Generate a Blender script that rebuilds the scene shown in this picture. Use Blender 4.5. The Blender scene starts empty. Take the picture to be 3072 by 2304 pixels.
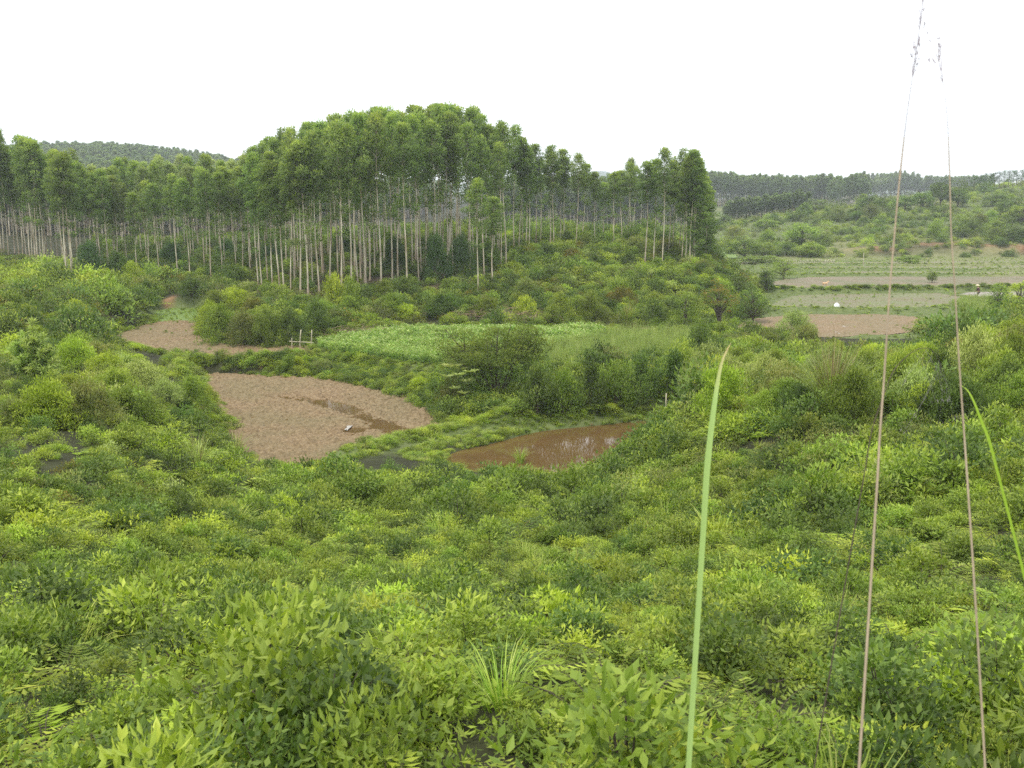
import bpy, math, random
import numpy as np
from math import radians, tan, atan, sin, cos, pi, log, exp
from mathutils import Vector, Matrix, Euler

SC = bpy.context.scene
COL = SC.collection
random.seed(7)
rng = np.random.default_rng(7)

# ------------------------------------------------------------------ camera, sky, sun, exposure
CAM_H, PITCH, FPX, CX, CY = 11.5, radians(10.5), 996.0, 512.0, 384.0
cam_data = bpy.data.cameras.new("camera")
cam_data.sensor_width = 36.0
cam_data.lens = FPX / 1024 * 36
cam_data.clip_start = 0.05
cam_data.clip_end = 9000
cam_data.dof.use_dof = True
cam_data.dof.focus_distance = 80
cam_data.dof.aperture_fstop = 15
cam = bpy.data.objects.new("camera", cam_data)
cam.location = (0, 0, CAM_H)
cam.rotation_euler = (radians(90) - PITCH, 0, 0)
COL.objects.link(cam)
SC.camera = cam

SUN_EL, SUN_AZ = radians(62), radians(-150)      # high, behind and left of the camera, through cloud
world = bpy.data.worlds.new("World"); SC.world = world
world.use_nodes = True
wn = world.node_tree; wn.nodes.clear()
wo = wn.nodes.new("ShaderNodeOutputWorld"); wb = wn.nodes.new("ShaderNodeBackground")
sky = wn.nodes.new("ShaderNodeTexSky"); sky.sky_type = 'NISHITA'; sky.sun_disc = False
sky.sun_elevation = SUN_EL; sky.sun_rotation = SUN_AZ; sky.dust_density = 3
mx = wn.nodes.new("ShaderNodeMix"); mx.data_type = 'RGBA'
mx.inputs[0].default_value = 0.88                # cloud cover over the clear sky
mx.inputs[7].default_value = (13.6, 13.9, 14.2, 1)
wn.links.new(sky.outputs[0], mx.inputs[6])
wn.links.new(mx.outputs[2], wb.inputs[0])
wb.inputs[1].default_value = 0.07
wn.links.new(wb.outputs[0], wo.inputs[0])

sd = bpy.data.lights.new("sun", 'SUN'); sd.energy = 1.5; sd.angle = radians(12); sd.color = (1, .95, .86)
sun = bpy.data.objects.new("sun", sd); COL.objects.link(sun)
sdir = Vector((sin(SUN_AZ) * cos(SUN_EL), cos(SUN_AZ) * cos(SUN_EL), sin(SUN_EL)))
sun.rotation_euler = (-sdir).to_track_quat('-Z', 'Y').to_euler()
sun.location = sdir * 80

SC.view_settings.view_transform = 'Standard'
SC.view_settings.look = 'None'
SC.view_settings.exposure = 0.95
SC.view_settings.gamma = 1
cy = SC.cycles
cy.use_denoising = False; cy.use_adaptive_sampling = False
cy.max_bounces = 8; cy.diffuse_bounces = 5; cy.glossy_bounces = 2; cy.transmission_bounces = 3
cy.volume_bounces = 1; cy.transparent_max_bounces = 4
cy.caustics_reflective = False; cy.caustics_refractive = False
cy.sample_clamp_indirect = 6

# ------------------------------------------------------------------ projection helpers (photo pixels at 1024x768)
def T(py):                                       # drop per metre forward along a pixel row
    return np.tan(PITCH - np.arctan((CY - np.asarray(py, float)) / FPX))
def at(px, py, D):                               # point on the pixel's ray at forward distance D
    u = (CY - py) / FPX
    fw = cos(PITCH) + u * sin(PITCH)
    return ((px - CX) / FPX / fw * D, D, CAM_H - float(T(py)) * D)
def on_plane(px, py, z):
    D = (CAM_H - z) / float(T(py))
    return at(px, py, D)
def project(x, y, z):
    dz = z - CAM_H
    dep = y * cos(PITCH) - dz * sin(PITCH)
    up = y * sin(PITCH) + dz * cos(PITCH)
    dep = np.where(np.asarray(dep) < .05, .05, dep)
    return CX + FPX * x / dep, CY - FPX * up / dep

# ------------------------------------------------------------------ numpy noise
def _h(ix, iy, s):
    n = (ix.astype(np.int64) * 374761393 + iy.astype(np.int64) * 668265263 + s * 1442695041) & 0xffffffff
    n = ((n ^ (n >> 13)) * 1274126177) & 0xffffffff
    return ((n ^ (n >> 16)) & 0xffff) / 65535.0
def vnoise(x, y, s=0):
    x = np.asarray(x, float); y = np.asarray(y, float)
    ix = np.floor(x); iy = np.floor(y); fx = x - ix; fy = y - iy
    fx = fx * fx * (3 - 2 * fx); fy = fy * fy * (3 - 2 * fy)
    a = _h(ix, iy, s); b = _h(ix + 1, iy, s); c = _h(ix, iy + 1, s); d = _h(ix + 1, iy + 1, s)
    return (a * (1 - fx) + b * fx) * (1 - fy) + (c * (1 - fx) + d * fx) * fy
def fbm(x, y, o=4, s=0):
    v = 0; a = .5
    for k in range(o):
        v = v + a * vnoise(x * 2 ** k + 17.3 * k, y * 2 ** k - 9.1 * k, s + k); a *= .5
    return v / (1 - .5 ** o)

# ------------------------------------------------------------------ polygons
def poly_sd(P, x, y):
    """signed distance to polygon P (negative inside)"""
    x = np.asarray(x, float); y = np.asarray(y, float)
    d = np.full(x.shape, 1e9); ins = np.zeros(x.shape, bool)
    n = len(P)
    for i in range(n):
        ax, ay = P[i]; bx, by = P[(i + 1) % n]
        ex, ey = bx - ax, by - ay
        t = np.clip(((x - ax) * ex + (y - ay) * ey) / (ex * ex + ey * ey + 1e-9), 0, 1)
        d = np.minimum(d, np.hypot(x - ax - t * ex, y - ay - t * ey))
        if ay != by:
            c = ((ay > y) != (by > y)) & (x < (bx - ax) * (y - ay) / (by - ay) + ax)
            ins ^= c
    return np.where(ins, -d, d)
def line_d(L, x, y):
    d = np.full(np.shape(x), 1e9)
    for (ax, ay), (bx, by) in zip(L[:-1], L[1:]):
        ex, ey = bx - ax, by - ay
        t = np.clip(((x - ax) * ex + (y - ay) * ey) / (ex * ex + ey * ey + 1e-9), 0, 1)
        d = np.minimum(d, np.hypot(x - ax - t * ex, y - ay - t * ey))
    return d
def smooth_poly(pts, k=2):
    P = [np.array(p, float) for p in pts]
    for _ in range(k):
        Q = []
        for i in range(len(P)):
            a, b = P[i], P[(i + 1) % len(P)]
            Q += [a * .75 + b * .25, a * .25 + b * .75]
        P = Q
    return [tuple(p) for p in P]
def WP(pix, z, k=2):
    return smooth_poly([on_plane(px, py, z)[:2] for px, py in pix], k)
def WL(pix, z):
    return [on_plane(px, py, z)[:2] for px, py in pix]

TZ = 1.0                                          # upper terrace level
FIELDS = {   # name: (level, polygon, kind)
 'near':   (0.0, WP([(196, 372), (250, 375.5), (330, 379), (385, 390), (428, 409), (448, 420), (430, 431), (395, 437), (362, 443), (335, 458), (260, 480), (215, 470), (236, 430), (212, 395)], 0)),
 'pond':   (0.0, WP([(500, 440), (522, 433), (545, 428.5), (590, 424.5), (655, 417.5), (682, 425), (680, 450), (640, 478), (560, 486), (470, 478), (430, 455)], 0)),
 'upper':  (TZ,  WP([(105, 340), (130, 329), (165, 321.5), (198, 321.5), (196, 333), (214, 343), (260, 347.5), (305, 346), (318, 350), (300, 355), (250, 358), (180, 357), (140, 352)], TZ)),
 'meadow': (TZ,  WP([(150, 323), (158, 309), (205, 308), (200, 324), (180, 324.5)], TZ, 1)),
 'crop':   (TZ,  WP([(312, 351), (328, 341), (380, 334), (450, 331), (560, 331), (606, 334), (604, 341), (560, 350), (520, 366), (440, 366), (370, 358)], TZ)),
 'reed':   (TZ,  WP([(606, 336), (700, 337), (706, 346), (670, 358), (600, 366), (520, 368), (540, 352), (604, 342)], TZ, 1)),
 'pad_a':  (0.0, WP([(740, 322), (790, 315), (860, 314.5), (912, 316), (935, 325), (905, 334), (850, 337), (780, 338), (735, 336)], 0)),
 'pad_b':  (0.0, WP([(770, 308), (778, 301), (800, 295), (880, 294), (955, 293.5), (990, 298), (985, 306), (930, 308.5), (850, 308)], 0, 1)),
 'pad_c':  (0.0, WP([(766, 284), (790, 278), (860, 276.6), (950, 277), (1100, 276.6), (1110, 285.6), (980, 287.6), (880, 288.4), (800, 288.8)], 0, 1)),
 'pad_w':  (0.0, WP([(955, 293), (1010, 291.6), (1060, 290), (1080, 302), (1010, 301), (980, 299)], 0, 1)),
 'pad_d':  (0.0, WP([(790, 272.5), (880, 271), (1000, 272.5), (1110, 271), (1110, 274), (980, 275.3), (860, 274.6)], 0, 1)),
 'pad_e':  (0.0, WP([(780, 267.5), (860, 266.3), (960, 266.5), (1110, 264.5), (1110, 268.5), (980, 269.5), (880, 268.9)], 0, 1)),
 'pad_f':  (0.0, WP([(700, 261.5), (790, 262.8), (900, 262), (1110, 259.5), (1110, 262), (950, 264.4), (860, 264.6), (700, 264.6)], 0, 1)),
 'glade':  (0.0, WP([(695, 258.5), (700, 252.5), (732, 251.5), (742, 258), (720, 259.5)], 0, 1)),
}
FLAT = WP([(700, 259), (735, 257.6), (1150, 257.5), (1200, 300), (1060, 312), (985, 318), (950, 338), (740, 340), (752, 320), (765, 300), (742, 280)], 0, 1)
BUNDS = [   # (polyline, height, half width, grass scale)
 (WL([(740, 293.4), (800, 292.2), (880, 291.6), (930, 291.2), (1000, 290), (1100, 288)], 0), .6, .8, 1.0),
 (WL([(735, 311), (800, 311), (850, 312), (930, 311), (960, 308)], 0), .45, 1.0, .9),
 (WL([(740, 275.8), (820, 276), (900, 275.6), (1000, 276), (1100, 275.2)], 0), .4, .8, .9),
 (WL([(760, 270), (860, 269.6), (960, 270.7), (1100, 269.6)], 0), .35, .8, .8),
 (WL([(760, 265.6), (860, 265.4), (960, 265.2), (1100, 263)], 0), .35, .8, .8),
 (WL([(948, 294), (965, 297), (985, 301)], 0), .2, .5, .5),
 (WL([(345, 455), (395, 443), (445, 433), (500, 429), (530, 427)], 0), .30, .55, .5),
 (WL([(500, 428), (539, 424.5), (587, 420), (648, 413), (690, 409)], 0), .35, .7, .55),
 (WL([(860, 337.5), (920, 338), (960, 334), (985, 328)], 0), .25, .6, .5),
]

# ------------------------------------------------------------------ terrain height
CTRL = []
def cp(px, py, D): x, y, z = at(px, py, D); CTRL.append((x, y, z))
for a in [(0,431,28),(100,431,30),(172,431,36),(0,380,45),(120,380,50),(185,398,50),(0,330,64),(100,330,73),(60,300,85),(0,300,80),(150,300,98),(130,280,112),
          (0,258,122),(35,266,118),(70,277,112),(245,278,110),(190,281,108),(150,262,130),(60,250,145),(150,245,168),(250,250,150),(-150,300,80),(-150,400,40),(-150,258,130),
          (250,300,91),(300,290,95),(340,296,92),(407,292,93),(478,296,91),(380,310,85),(350,270,108),(400,250,126),(450,240,138),(300,258,125),(500,250,132),
          (430,322,85),(540,318,87),(620,302,95),(560,262,118),(560,245,134),(500,280,106),(640,264,119),(690,267,116),(725,285,104),(745,305,93),(700,333,81),(600,270,112),
          (600,238,150),(650,240,150),(1060,325,72),(1000,345,61),(900,353,67),(960,338,74),(1024,380,38),(900,400,36),(800,400,38),(720,400,46),(665,418,46),(820,362,60),(740,359,66),
          (1024,431,26),(900,431,27),(750,431,30),(690,431,36),(1200,330,60),(1200,400,36),
          (0,500,18),(150,500,22),(0,600,10),(0,740,3.6),(1024,500,16),(850,500,19),(1024,600,9),(1024,740,3.6),(512,740,3.2),(512,620,10),(400,540,23),(600,540,22),(512,505,30),(300,500,29),(300,478,37),(400,470,38),(500,490,35),(600,485,36),(440,420,51),(500,419,51),(560,415,52),(620,408,53),(690,405,49),(500,374,59),(600,370,60),(330,380,63),(250,430,48),(350,430,49),(400,440,47),(560,440,46),(700,500,26),(250,515,26),
          (735,256,205),(1024,255,192),(1200,255,190),(870,215,272),(960,215,268),(1000,188,335),(1040,185,335),(1200,185,300),(900,201,325),(780,216,310),(735,224,330),(700,236,250),(620,235,240),(560,235,230),
          (715,205,520),(860,205,520),(800,222,420),(600,225,350),(640,200,520)]:
    cp(*a)
for p in [(0,-18,10.4),(-12,-5,10.2),(12,-5,10.2),(0,0,9.9),(-30,-18,10),(30,-18,10),
          (250,700,9),(330,700,12),(150,700,9),(-330,620,28),(-260,620,31),(-190,620,25),(-150,620,18),(-90,620,9),(0,620,8),(-450,620,29),(-250,420,9),(-120,420,6),(-100,260,5),(-180,260,8),
          (-300,900,38),(-150,900,24),(0,900,12),(300,900,14),(500,700,14),(0,2900,12),(-2000,2900,15),(2000,2900,15),(0,1600,12),(-1000,1600,25),(1000,1600,14),(0,450,7)]:
    CTRL.append(p)
C = np.array(CTRL, float)
def ST(x, y):
    yy = np.maximum(np.asarray(y, float) + 25, 3)
    return np.asarray(x, float) / yy, np.log(yy) * .42
cs, ct = ST(C[:, 0], C[:, 1])
def tps(r2): return np.where(r2 > 1e-12, .5 * r2 * np.log(r2 + 1e-12), 0)
n = len(C)
K = tps((cs[:, None] - cs) ** 2 + (ct[:, None] - ct) ** 2) + np.eye(n) * 2e-5
Pm = np.c_[np.ones(n), cs, ct]
A = np.block([[K, Pm], [Pm.T, np.zeros((3, 3))]])
W = np.linalg.solve(A, np.r_[C[:, 2], 0, 0, 0])
def base_z(x, y):
    sh = np.shape(x); s, t = ST(np.ravel(x), np.ravel(y))
    z = np.empty(s.size)
    for i in range(0, s.size, 20000):
        a, b = s[i:i + 20000], t[i:i + 20000]
        z[i:i + 20000] = tps((a[:, None] - cs) ** 2 + (b[:, None] - ct) ** 2) @ W[:n] + W[n] + W[n + 1] * a + W[n + 2] * b
    return z.reshape(sh)
def sstep(a, b, v):
    t = np.clip((v - a) / (b - a), 0, 1); return t * t * (3 - 2 * t)
def ground(x, y, dip=True):
    x = np.asarray(x, float); y = np.asarray(y, float)
    z = base_z(x, y)
    z = z + (fbm(x * .25, y * .25, 3, 5) - .5) * np.clip(y * .008, .1, .9) * 1.1
    w = 1 - sstep(0, 7, poly_sd(FLAT, x, y)); z = z * (1 - w) + 0 * w
    for k, (lv, P) in FIELDS.items():
        d = poly_sd(P, x, y)
        w = 1 - sstep(.0, 1.7 if lv < .5 else 1.3, d)
        tgt = lv - (.14 * sstep(0, .4, -d) if dip else 0)
        z = z * (1 - w) + tgt * w
    for L, h, wd, g in BUNDS:
        d = line_d(L, x, y)
        z = z + h * np.exp(-(d / wd) ** 2 * 1.2)
    return z
def gz(x, y): return float(ground(np.array([x]), np.array([y]), False)[0])
_Ds = np.concatenate([np.arange(2, 200, .5), np.arange(200, 800, 2.5)])
def hit(px, py, dmin=0):                         # where the pixel's ray meets the ground
    u = (CY - py) / FPX
    X = (px - CX) / FPX / (cos(PITCH) + u * sin(PITCH)) * _Ds
    zz = ground(X, _Ds, False); rz = CAM_H - T(py) * _Ds
    k = np.argmax((zz >= rz) & (_Ds > dmin))
    if not (zz >= rz)[_Ds > dmin].any(): k = len(_Ds) - 1
    D = _Ds[k]
    return float(X[k]), float(D), float(zz[k])

# ------------------------------------------------------------------ mesh + object helpers
def quad_mesh(name, V, F, mats, tint=None, midx=None, smooth=False, attrs=None):
    V = np.asarray(V, np.float32).reshape(-1, 3); F = np.asarray(F, np.int32).reshape(-1, 4)
    me = bpy.data.meshes.new(name)
    me.vertices.add(len(V)); me.vertices.foreach_set('co', V.ravel())
    me.loops.add(F.size); me.loops.foreach_set('vertex_index', F.ravel())
    me.polygons.add(len(F))
    me.polygons.foreach_set('loop_start', np.arange(0, F.size, 4, dtype=np.int32))
    me.polygons.foreach_set('loop_total', np.full(len(F), 4, np.int32))
    for m in mats: me.materials.append(m)
    if midx is not None: me.polygons.foreach_set('material_index', np.asarray(midx, np.int32))
    me.polygons.foreach_set('use_smooth', np.full(len(F), smooth))
    if tint is not None:
        a = me.attributes.new('tint', 'FLOAT', 'FACE'); a.data.foreach_set('value', np.asarray(tint, np.float32))
    for k, v in (attrs or {}).items():
        a = me.attributes.new(k, 'FLOAT', 'POINT'); a.data.foreach_set('value', np.asarray(v, np.float32))
    me.update(calc_edges=True); me.validate()
    return me
class MB:                                         # quad collector
    def __init__(s): s.V = []; s.F = []; s.t = []; s.m = []; s.n = 0
    def add(s, V, F, tint=.5, m=0):
        V = np.asarray(V, float).reshape(-1, 3); F = np.asarray(F, int).reshape(-1, 4)
        s.V.append(V); s.F.append(F + s.n); s.n += len(V)
        s.t.append(np.broadcast_to(tint, (len(F),)).astype(float)); s.m.append(np.full(len(F), m))
    def tube(s, pts, rad, sides=6, tint=.5, m=0):
        pts = np.asarray(pts, float); k = len(pts)
        rad = np.broadcast_to(rad, (k,))
        d = np.gradient(pts, axis=0); d /= np.linalg.norm(d, axis=1)[:, None] + 1e-9
        ref = np.array([0, 0, 1.]) if abs(d[0][2]) < .8 else np.array([1., 0, 0])
        u = np.cross(d, ref); u /= np.linalg.norm(u, axis=1)[:, None] + 1e-9
        v = np.cross(d, u)
        a = np.arange(sides) * 2 * pi / sides
        V = pts[:, None] + rad[:, None, None] * (u[:, None] * np.cos(a)[None, :, None] + v[:, None] * np.sin(a)[None, :, None])
        F = [[i * sides + j, i * sides + (j + 1) % sides, (i + 1) * sides + (j + 1) % sides, (i + 1) * sides + j]
             for i in range(k - 1) for j in range(sides)]
        V = V.reshape(-1, 3)
        if sides >= 4:                             # end cap
            b = (k - 1) * sides
            V = np.r_[V, pts[-1:]]
            F += [[b + j, b + (j + 1) % sides, len(V) - 1, len(V) - 1] for j in range(0)]
            if sides == 4: F.append([b, b + 1, b + 2, b + 3])
            if sides == 6: F += [[b, b + 1, b + 2, b + 3], [b, b + 3, b + 4, b + 5]]
        s.add(V, F, tint, m)
    def leaves(s, Cn, D, L, Wd, r, tint=None, m=0, lie=0):
        N = len(Cn)
        D = D / (np.linalg.norm(D, axis=1)[:, None] + 1e-9)
        q = r.normal(size=(N, 3)) * (1 - lie * .62) + np.array([0, 0, 1.6 * lie]); u = np.cross(D, q); u /= np.linalg.norm(u, axis=1)[:, None] + 1e-9
        L = np.broadcast_to(L, (N,))[:, None] * r.uniform(.7, 1.3, (N, 1)); Wd = np.broadcast_to(Wd, (N,))[:, None] * r.uniform(.75, 1.25, (N, 1))
        nn = np.cross(D, u)
        mid = Cn + D * L * .45 + nn * L * .06
        V = np.stack([Cn, mid + u * Wd * .5, Cn + D * L - nn * L * .04, mid - u * Wd * .5], 1)
        F = np.arange(N * 4).reshape(N, 4)
        s.add(V.reshape(-1, 3), F, .5 if tint is None else tint, m)
    def mesh(s, name, mats, smooth=False):
        return quad_mesh(name, np.concatenate(s.V), np.concatenate(s.F), mats, np.concatenate(s.t), np.concatenate(s.m), smooth)

def tag(o, label=None, cat=None, group=None, kind=None):
    if label: o['label'] = label
    if cat: o['category'] = cat
    if group: o['group'] = group
    if kind: o['kind'] = kind
    return o
def link(name, me, parent=None, loc=None):
    o = bpy.data.objects.new(name, me); COL.objects.link(o)
    if parent: o.parent = parent
    if loc is not None: o.location = loc
    return o
def thing(name, loc, label, cat, group=None, rz=0, sc=(1, 1, 1)):
    o = bpy.data.objects.new(name, None); COL.objects.link(o)
    o.empty_display_size = .3
    o.location = loc; o.rotation_euler = (0, 0, rz); o.scale = sc
    return tag(o, label, cat, group)

# ------------------------------------------------------------------ materials
def nt(name):
    m = bpy.data.materials.new(name); m.use_nodes = True
    t = m.node_tree; t.nodes.clear()
    return m, t, t.nodes.new, t.links.new
LB = 1.48
def leaf_mat(name, cols, trans=.34, rough=.55, spec=.25, vary=.35, tip=None):
    """cols: list of leaf colours chosen leaf by leaf (tint attribute) and shifted plant by plant"""
    cols = [(min(.8, c[0] * LB * 1.01), min(.8, c[1] * LB), c[2] * LB * .84) for c in cols]
    m, t, N, Lk = nt(name)
    o = N("ShaderNodeOutputMaterial"); at_ = N("ShaderNodeAttribute"); at_.attribute_name = 'tint'
    oi = N("ShaderNodeObjectInfo")
    rp = N("ShaderNodeValToRGB"); rp.color_ramp.elements[0].color = (*cols[0], 1); rp.color_ramp.elements[-1].color = (*cols[-1], 1)
    for i, c in enumerate(cols[1:-1]):
        e = rp.color_ramp.elements.new((i + 1) / (len(cols) - 1)); e.color = (*c, 1)
    Lk(at_.outputs['Fac'], rp.inputs[0])
    mr = N("ShaderNodeMapRange"); mr.inputs[3].default_value = 1 - vary; mr.inputs[4].default_value = 1 + vary
    Lk(oi.outputs['Random'], mr.inputs[0])
    mh = N("ShaderNodeMapRange"); mh.inputs[3].default_value = .476; mh.inputs[4].default_value = .502
    fr = N("ShaderNodeMath"); fr.operation = 'MULTIPLY'; fr.inputs[1].default_value = 7.31
    f2 = N("ShaderNodeMath"); f2.operation = 'FRACT'
    Lk(oi.outputs['Random'], fr.inputs[0]); Lk(fr.outputs[0], f2.inputs[0]); Lk(f2.outputs[0], mh.inputs[0])
    hs = N("ShaderNodeHueSaturation")
    Lk(mh.outputs[0], hs.inputs['Hue']); Lk(mr.outputs[0], hs.inputs['Value']); Lk(rp.outputs[0], hs.inputs['Color'])
    p = N("ShaderNodeBsdfPrincipled"); p.inputs['Roughness'].default_value = rough; p.inputs['Specular IOR Level'].default_value = spec
    Lk(hs.outputs[0], p.inputs['Base Color'])
    tr = N("ShaderNodeBsdfTranslucent"); g = N("ShaderNodeMix"); g.data_type = 'RGBA'; g.blend_type = 'MULTIPLY'; g.inputs[0].default_value = 1
    g.inputs[7].default_value = (1.25, 1.35, .6, 1); Lk(hs.outputs[0], g.inputs[6]); Lk(g.outputs[2], tr.inputs[0])
    ms = N("ShaderNodeMixShader"); ms.inputs[0].default_value = trans
    Lk(p.outputs[0], ms.inputs[1]); Lk(tr.outputs[0], ms.inputs[2]); Lk(ms.outputs[0], o.inputs[0])
    return m
def flat_mat(name, c1, c2, scale=8, rough=.8, bump=.0, spec=.2, ns=(1, 1, 1), c3=None):
    m, t, N, Lk = nt(name)
    o = N("ShaderNodeOutputMaterial"); p = N("ShaderNodeBsdfPrincipled"); tc = N("ShaderNodeTexCoord"); mp = N("ShaderNodeMapping")
    mp.inputs['Scale'].default_value = ns
    nz = N("ShaderNodeTexNoise"); nz.inputs['Scale'].default_value = scale; nz.inputs['Detail'].default_value = 6; nz.inputs['Roughness'].default_value = .65
    rp = N("ShaderNodeValToRGB"); rp.color_ramp.elements[0].position = .32; rp.color_ramp.elements[1].position = .68
    rp.color_ramp.elements[0].color = (*c1, 1); rp.color_ramp.elements[1].color = (*c2, 1)
    if c3: e = rp.color_ramp.elements.new(.5); e.color = (*c3, 1)
    Lk(tc.outputs['Object'], mp.inputs[0]); Lk(mp.outputs[0], nz.inputs['Vector']); Lk(nz.outputs[0], rp.inputs[0]); Lk(rp.outputs[0], p.inputs['Base Color'])
    p.inputs['Roughness'].default_value = rough; p.inputs['Specular IOR Level'].default_value = spec
    if bump:
        b = N("ShaderNodeBump"); b.inputs['Strength'].default_value = bump; b.inputs['Distance'].default_value = .05
        Lk(nz.outputs[0], b.inputs['Height']); Lk(b.outputs[0], p.inputs['Normal'])
    Lk(p.outputs[0], o.inputs[0])
    return m

M = {}
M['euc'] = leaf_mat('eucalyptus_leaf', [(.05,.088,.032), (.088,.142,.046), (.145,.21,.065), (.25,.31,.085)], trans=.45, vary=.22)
M['euc_far'] = leaf_mat('eucalyptus_leaf_far', [(.05,.085,.036), (.08,.125,.048), (.13,.185,.068)], trans=.3, vary=.22)
M['euc_grey'] = leaf_mat('eucalyptus_leaf_grey', [(.075,.11,.05), (.13,.18,.075), (.21,.27,.12), (.31,.37,.20)], trans=.4, vary=.15)
M['lime'] = leaf_mat('lime_leaf', [(.075,.12,.014), (.14,.205,.022), (.21,.285,.036), (.28,.345,.06)], vary=.3)
M['mid'] = leaf_mat('mid_leaf', [(.05,.085,.016), (.09,.145,.024), (.15,.215,.038), (.23,.29,.06)], vary=.3)
M['dark'] = leaf_mat('dark_leaf', [(.026,.048,.014), (.045,.082,.02), (.08,.13,.03), (.14,.20,.05)], vary=.3)
M['blue'] = leaf_mat('bluish_leaf', [(.03,.07,.03), (.05,.10,.04), (.08,.15,.06)], vary=.3)
M['olive'] = leaf_mat('olive_leaf', [(.055,.085,.022), (.09,.125,.034), (.14,.17,.055), (.19,.18,.07)], vary=.3)
M['pale'] = leaf_mat('pale_leaf', [(.10,.14,.045), (.155,.205,.07), (.24,.30,.11), (.34,.40,.18)], vary=.2)
M['dry'] = leaf_mat('dry_leaf', [(.10,.075,.045), (.17,.13,.08), (.25,.2,.12)], vary=.25, trans=.15)
M['red'] = leaf_mat('red_tip_leaf', [(.035,.07,.016), (.06,.11,.02), (.13,.13,.03), (.33,.15,.05)], vary=.15)
M['brown'] = leaf_mat('brown_green_leaf', [(.04,.06,.012), (.07,.09,.014), (.12,.12,.02), (.22,.15,.03)], vary=.15)
M['grass'] = leaf_mat('grass_blade', [(.07,.13,.02), (.12,.2,.03), (.2,.28,.05), (.3,.33,.12)], vary=.25)
M['crop'] = leaf_mat('crop_leaf', [(.08,.15,.035), (.13,.215,.055), (.19,.28,.08), (.28,.36,.14)], vary=.2)
M['reed'] = leaf_mat('reed_blade', [(.09,.145,.04), (.13,.19,.055), (.18,.24,.08), (.25,.29,.13)], vary=.15)
M['cropw'] = leaf_mat('crop_tip', [(.5,.58,.33), (.7,.74,.5)], vary=.2)
M['wood'] = flat_mat('dark_twig', (.05,.04,.03), (.11,.09,.065), 6)
M['deadwood'] = flat_mat('dead_twig', (.16,.11,.075), (.34,.25,.17), 5)
M['bamboo'] = flat_mat('weathered_pole', (.34,.31,.22), (.52,.48,.36), 10, .6, ns=(1,1,.3))
# eucalyptus bark: pale, streaked, rusty near the foot
m, t, N, Lk = nt('eucalyptus_bark'); M['bark'] = m
o = N("ShaderNodeOutputMaterial"); p = N("ShaderNodeBsdfPrincipled"); tc = N("ShaderNodeTexCoord"); mp = N("ShaderNodeMapping"); mp.inputs['Scale'].default_value = (5, 5, .5)
nz = N("ShaderNodeTexNoise"); nz.inputs['Scale'].default_value = 1.3; nz.inputs['Detail'].default_value = 5
rp = N("ShaderNodeValToRGB"); rp.color_ramp.elements[0].color = (.26,.20,.13,1); rp.color_ramp.elements[0].position = .36
rp.color_ramp.elements[1].color = (.50,.46,.35,1); rp.color_ramp.elements[1].position = .56
oi = N("ShaderNodeObjectInfo"); va = N("ShaderNodeVectorMath"); va.operation = 'ADD'; vs = N("ShaderNodeVectorMath"); vs.operation = 'SCALE'; vs.inputs[0].default_value = (37, 11, 53)
Lk(oi.outputs['Random'], vs.inputs[3]); Lk(tc.outputs['Object'], mp.inputs[0]); Lk(mp.outputs[0], va.inputs[0]); Lk(vs.outputs[0], va.inputs[1]); Lk(va.outputs[0], nz.inputs['Vector'])
sp = N("ShaderNodeSeparateXYZ"); Lk(tc.outputs['Object'], sp.inputs[0])
mr = N("ShaderNodeMapRange"); mr.inputs[1].default_value = .2; mr.inputs[2].default_value = 2.2; mr.inputs[3].default_value = .75; mr.inputs[4].default_value = 0
Lk(sp.outputs['Z'], mr.inputs[0])
mu = N("ShaderNodeMath"); mu.operation = 'MULTIPLY'; Lk(mr.outputs[0], mu.inputs[0]); Lk(nz.outputs[0], mu.inputs[1])
m2 = N("ShaderNodeMix"); m2.data_type = 'RGBA'; m2.inputs[7].default_value = (.2,.1,.055,1)
Lk(mu.outputs[0], m2.inputs[0]); Lk(nz.outputs[0], rp.inputs[0]); Lk(rp.outputs[0], m2.inputs[6])
mr3 = N("ShaderNodeMapRange"); mr3.inputs[1].default_value = 6; mr3.inputs[2].default_value = 13; mr3.inputs[3].default_value = 0; mr3.inputs[4].default_value = .7
Lk(sp.outputs['Z'], mr3.inputs[0])
m3 = N("ShaderNodeMix"); m3.data_type = 'RGBA'; m3.inputs[7].default_value = (.30,.24,.16,1)
Lk(mr3.outputs[0], m3.inputs[0]); Lk(m2.outputs[2], m3.inputs[6]); Lk(m3.outputs[2], p.inputs['Base Color'])
p.inputs['Roughness'].default_value = .75; Lk(p.outputs[0], o.inputs[0])

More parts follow.
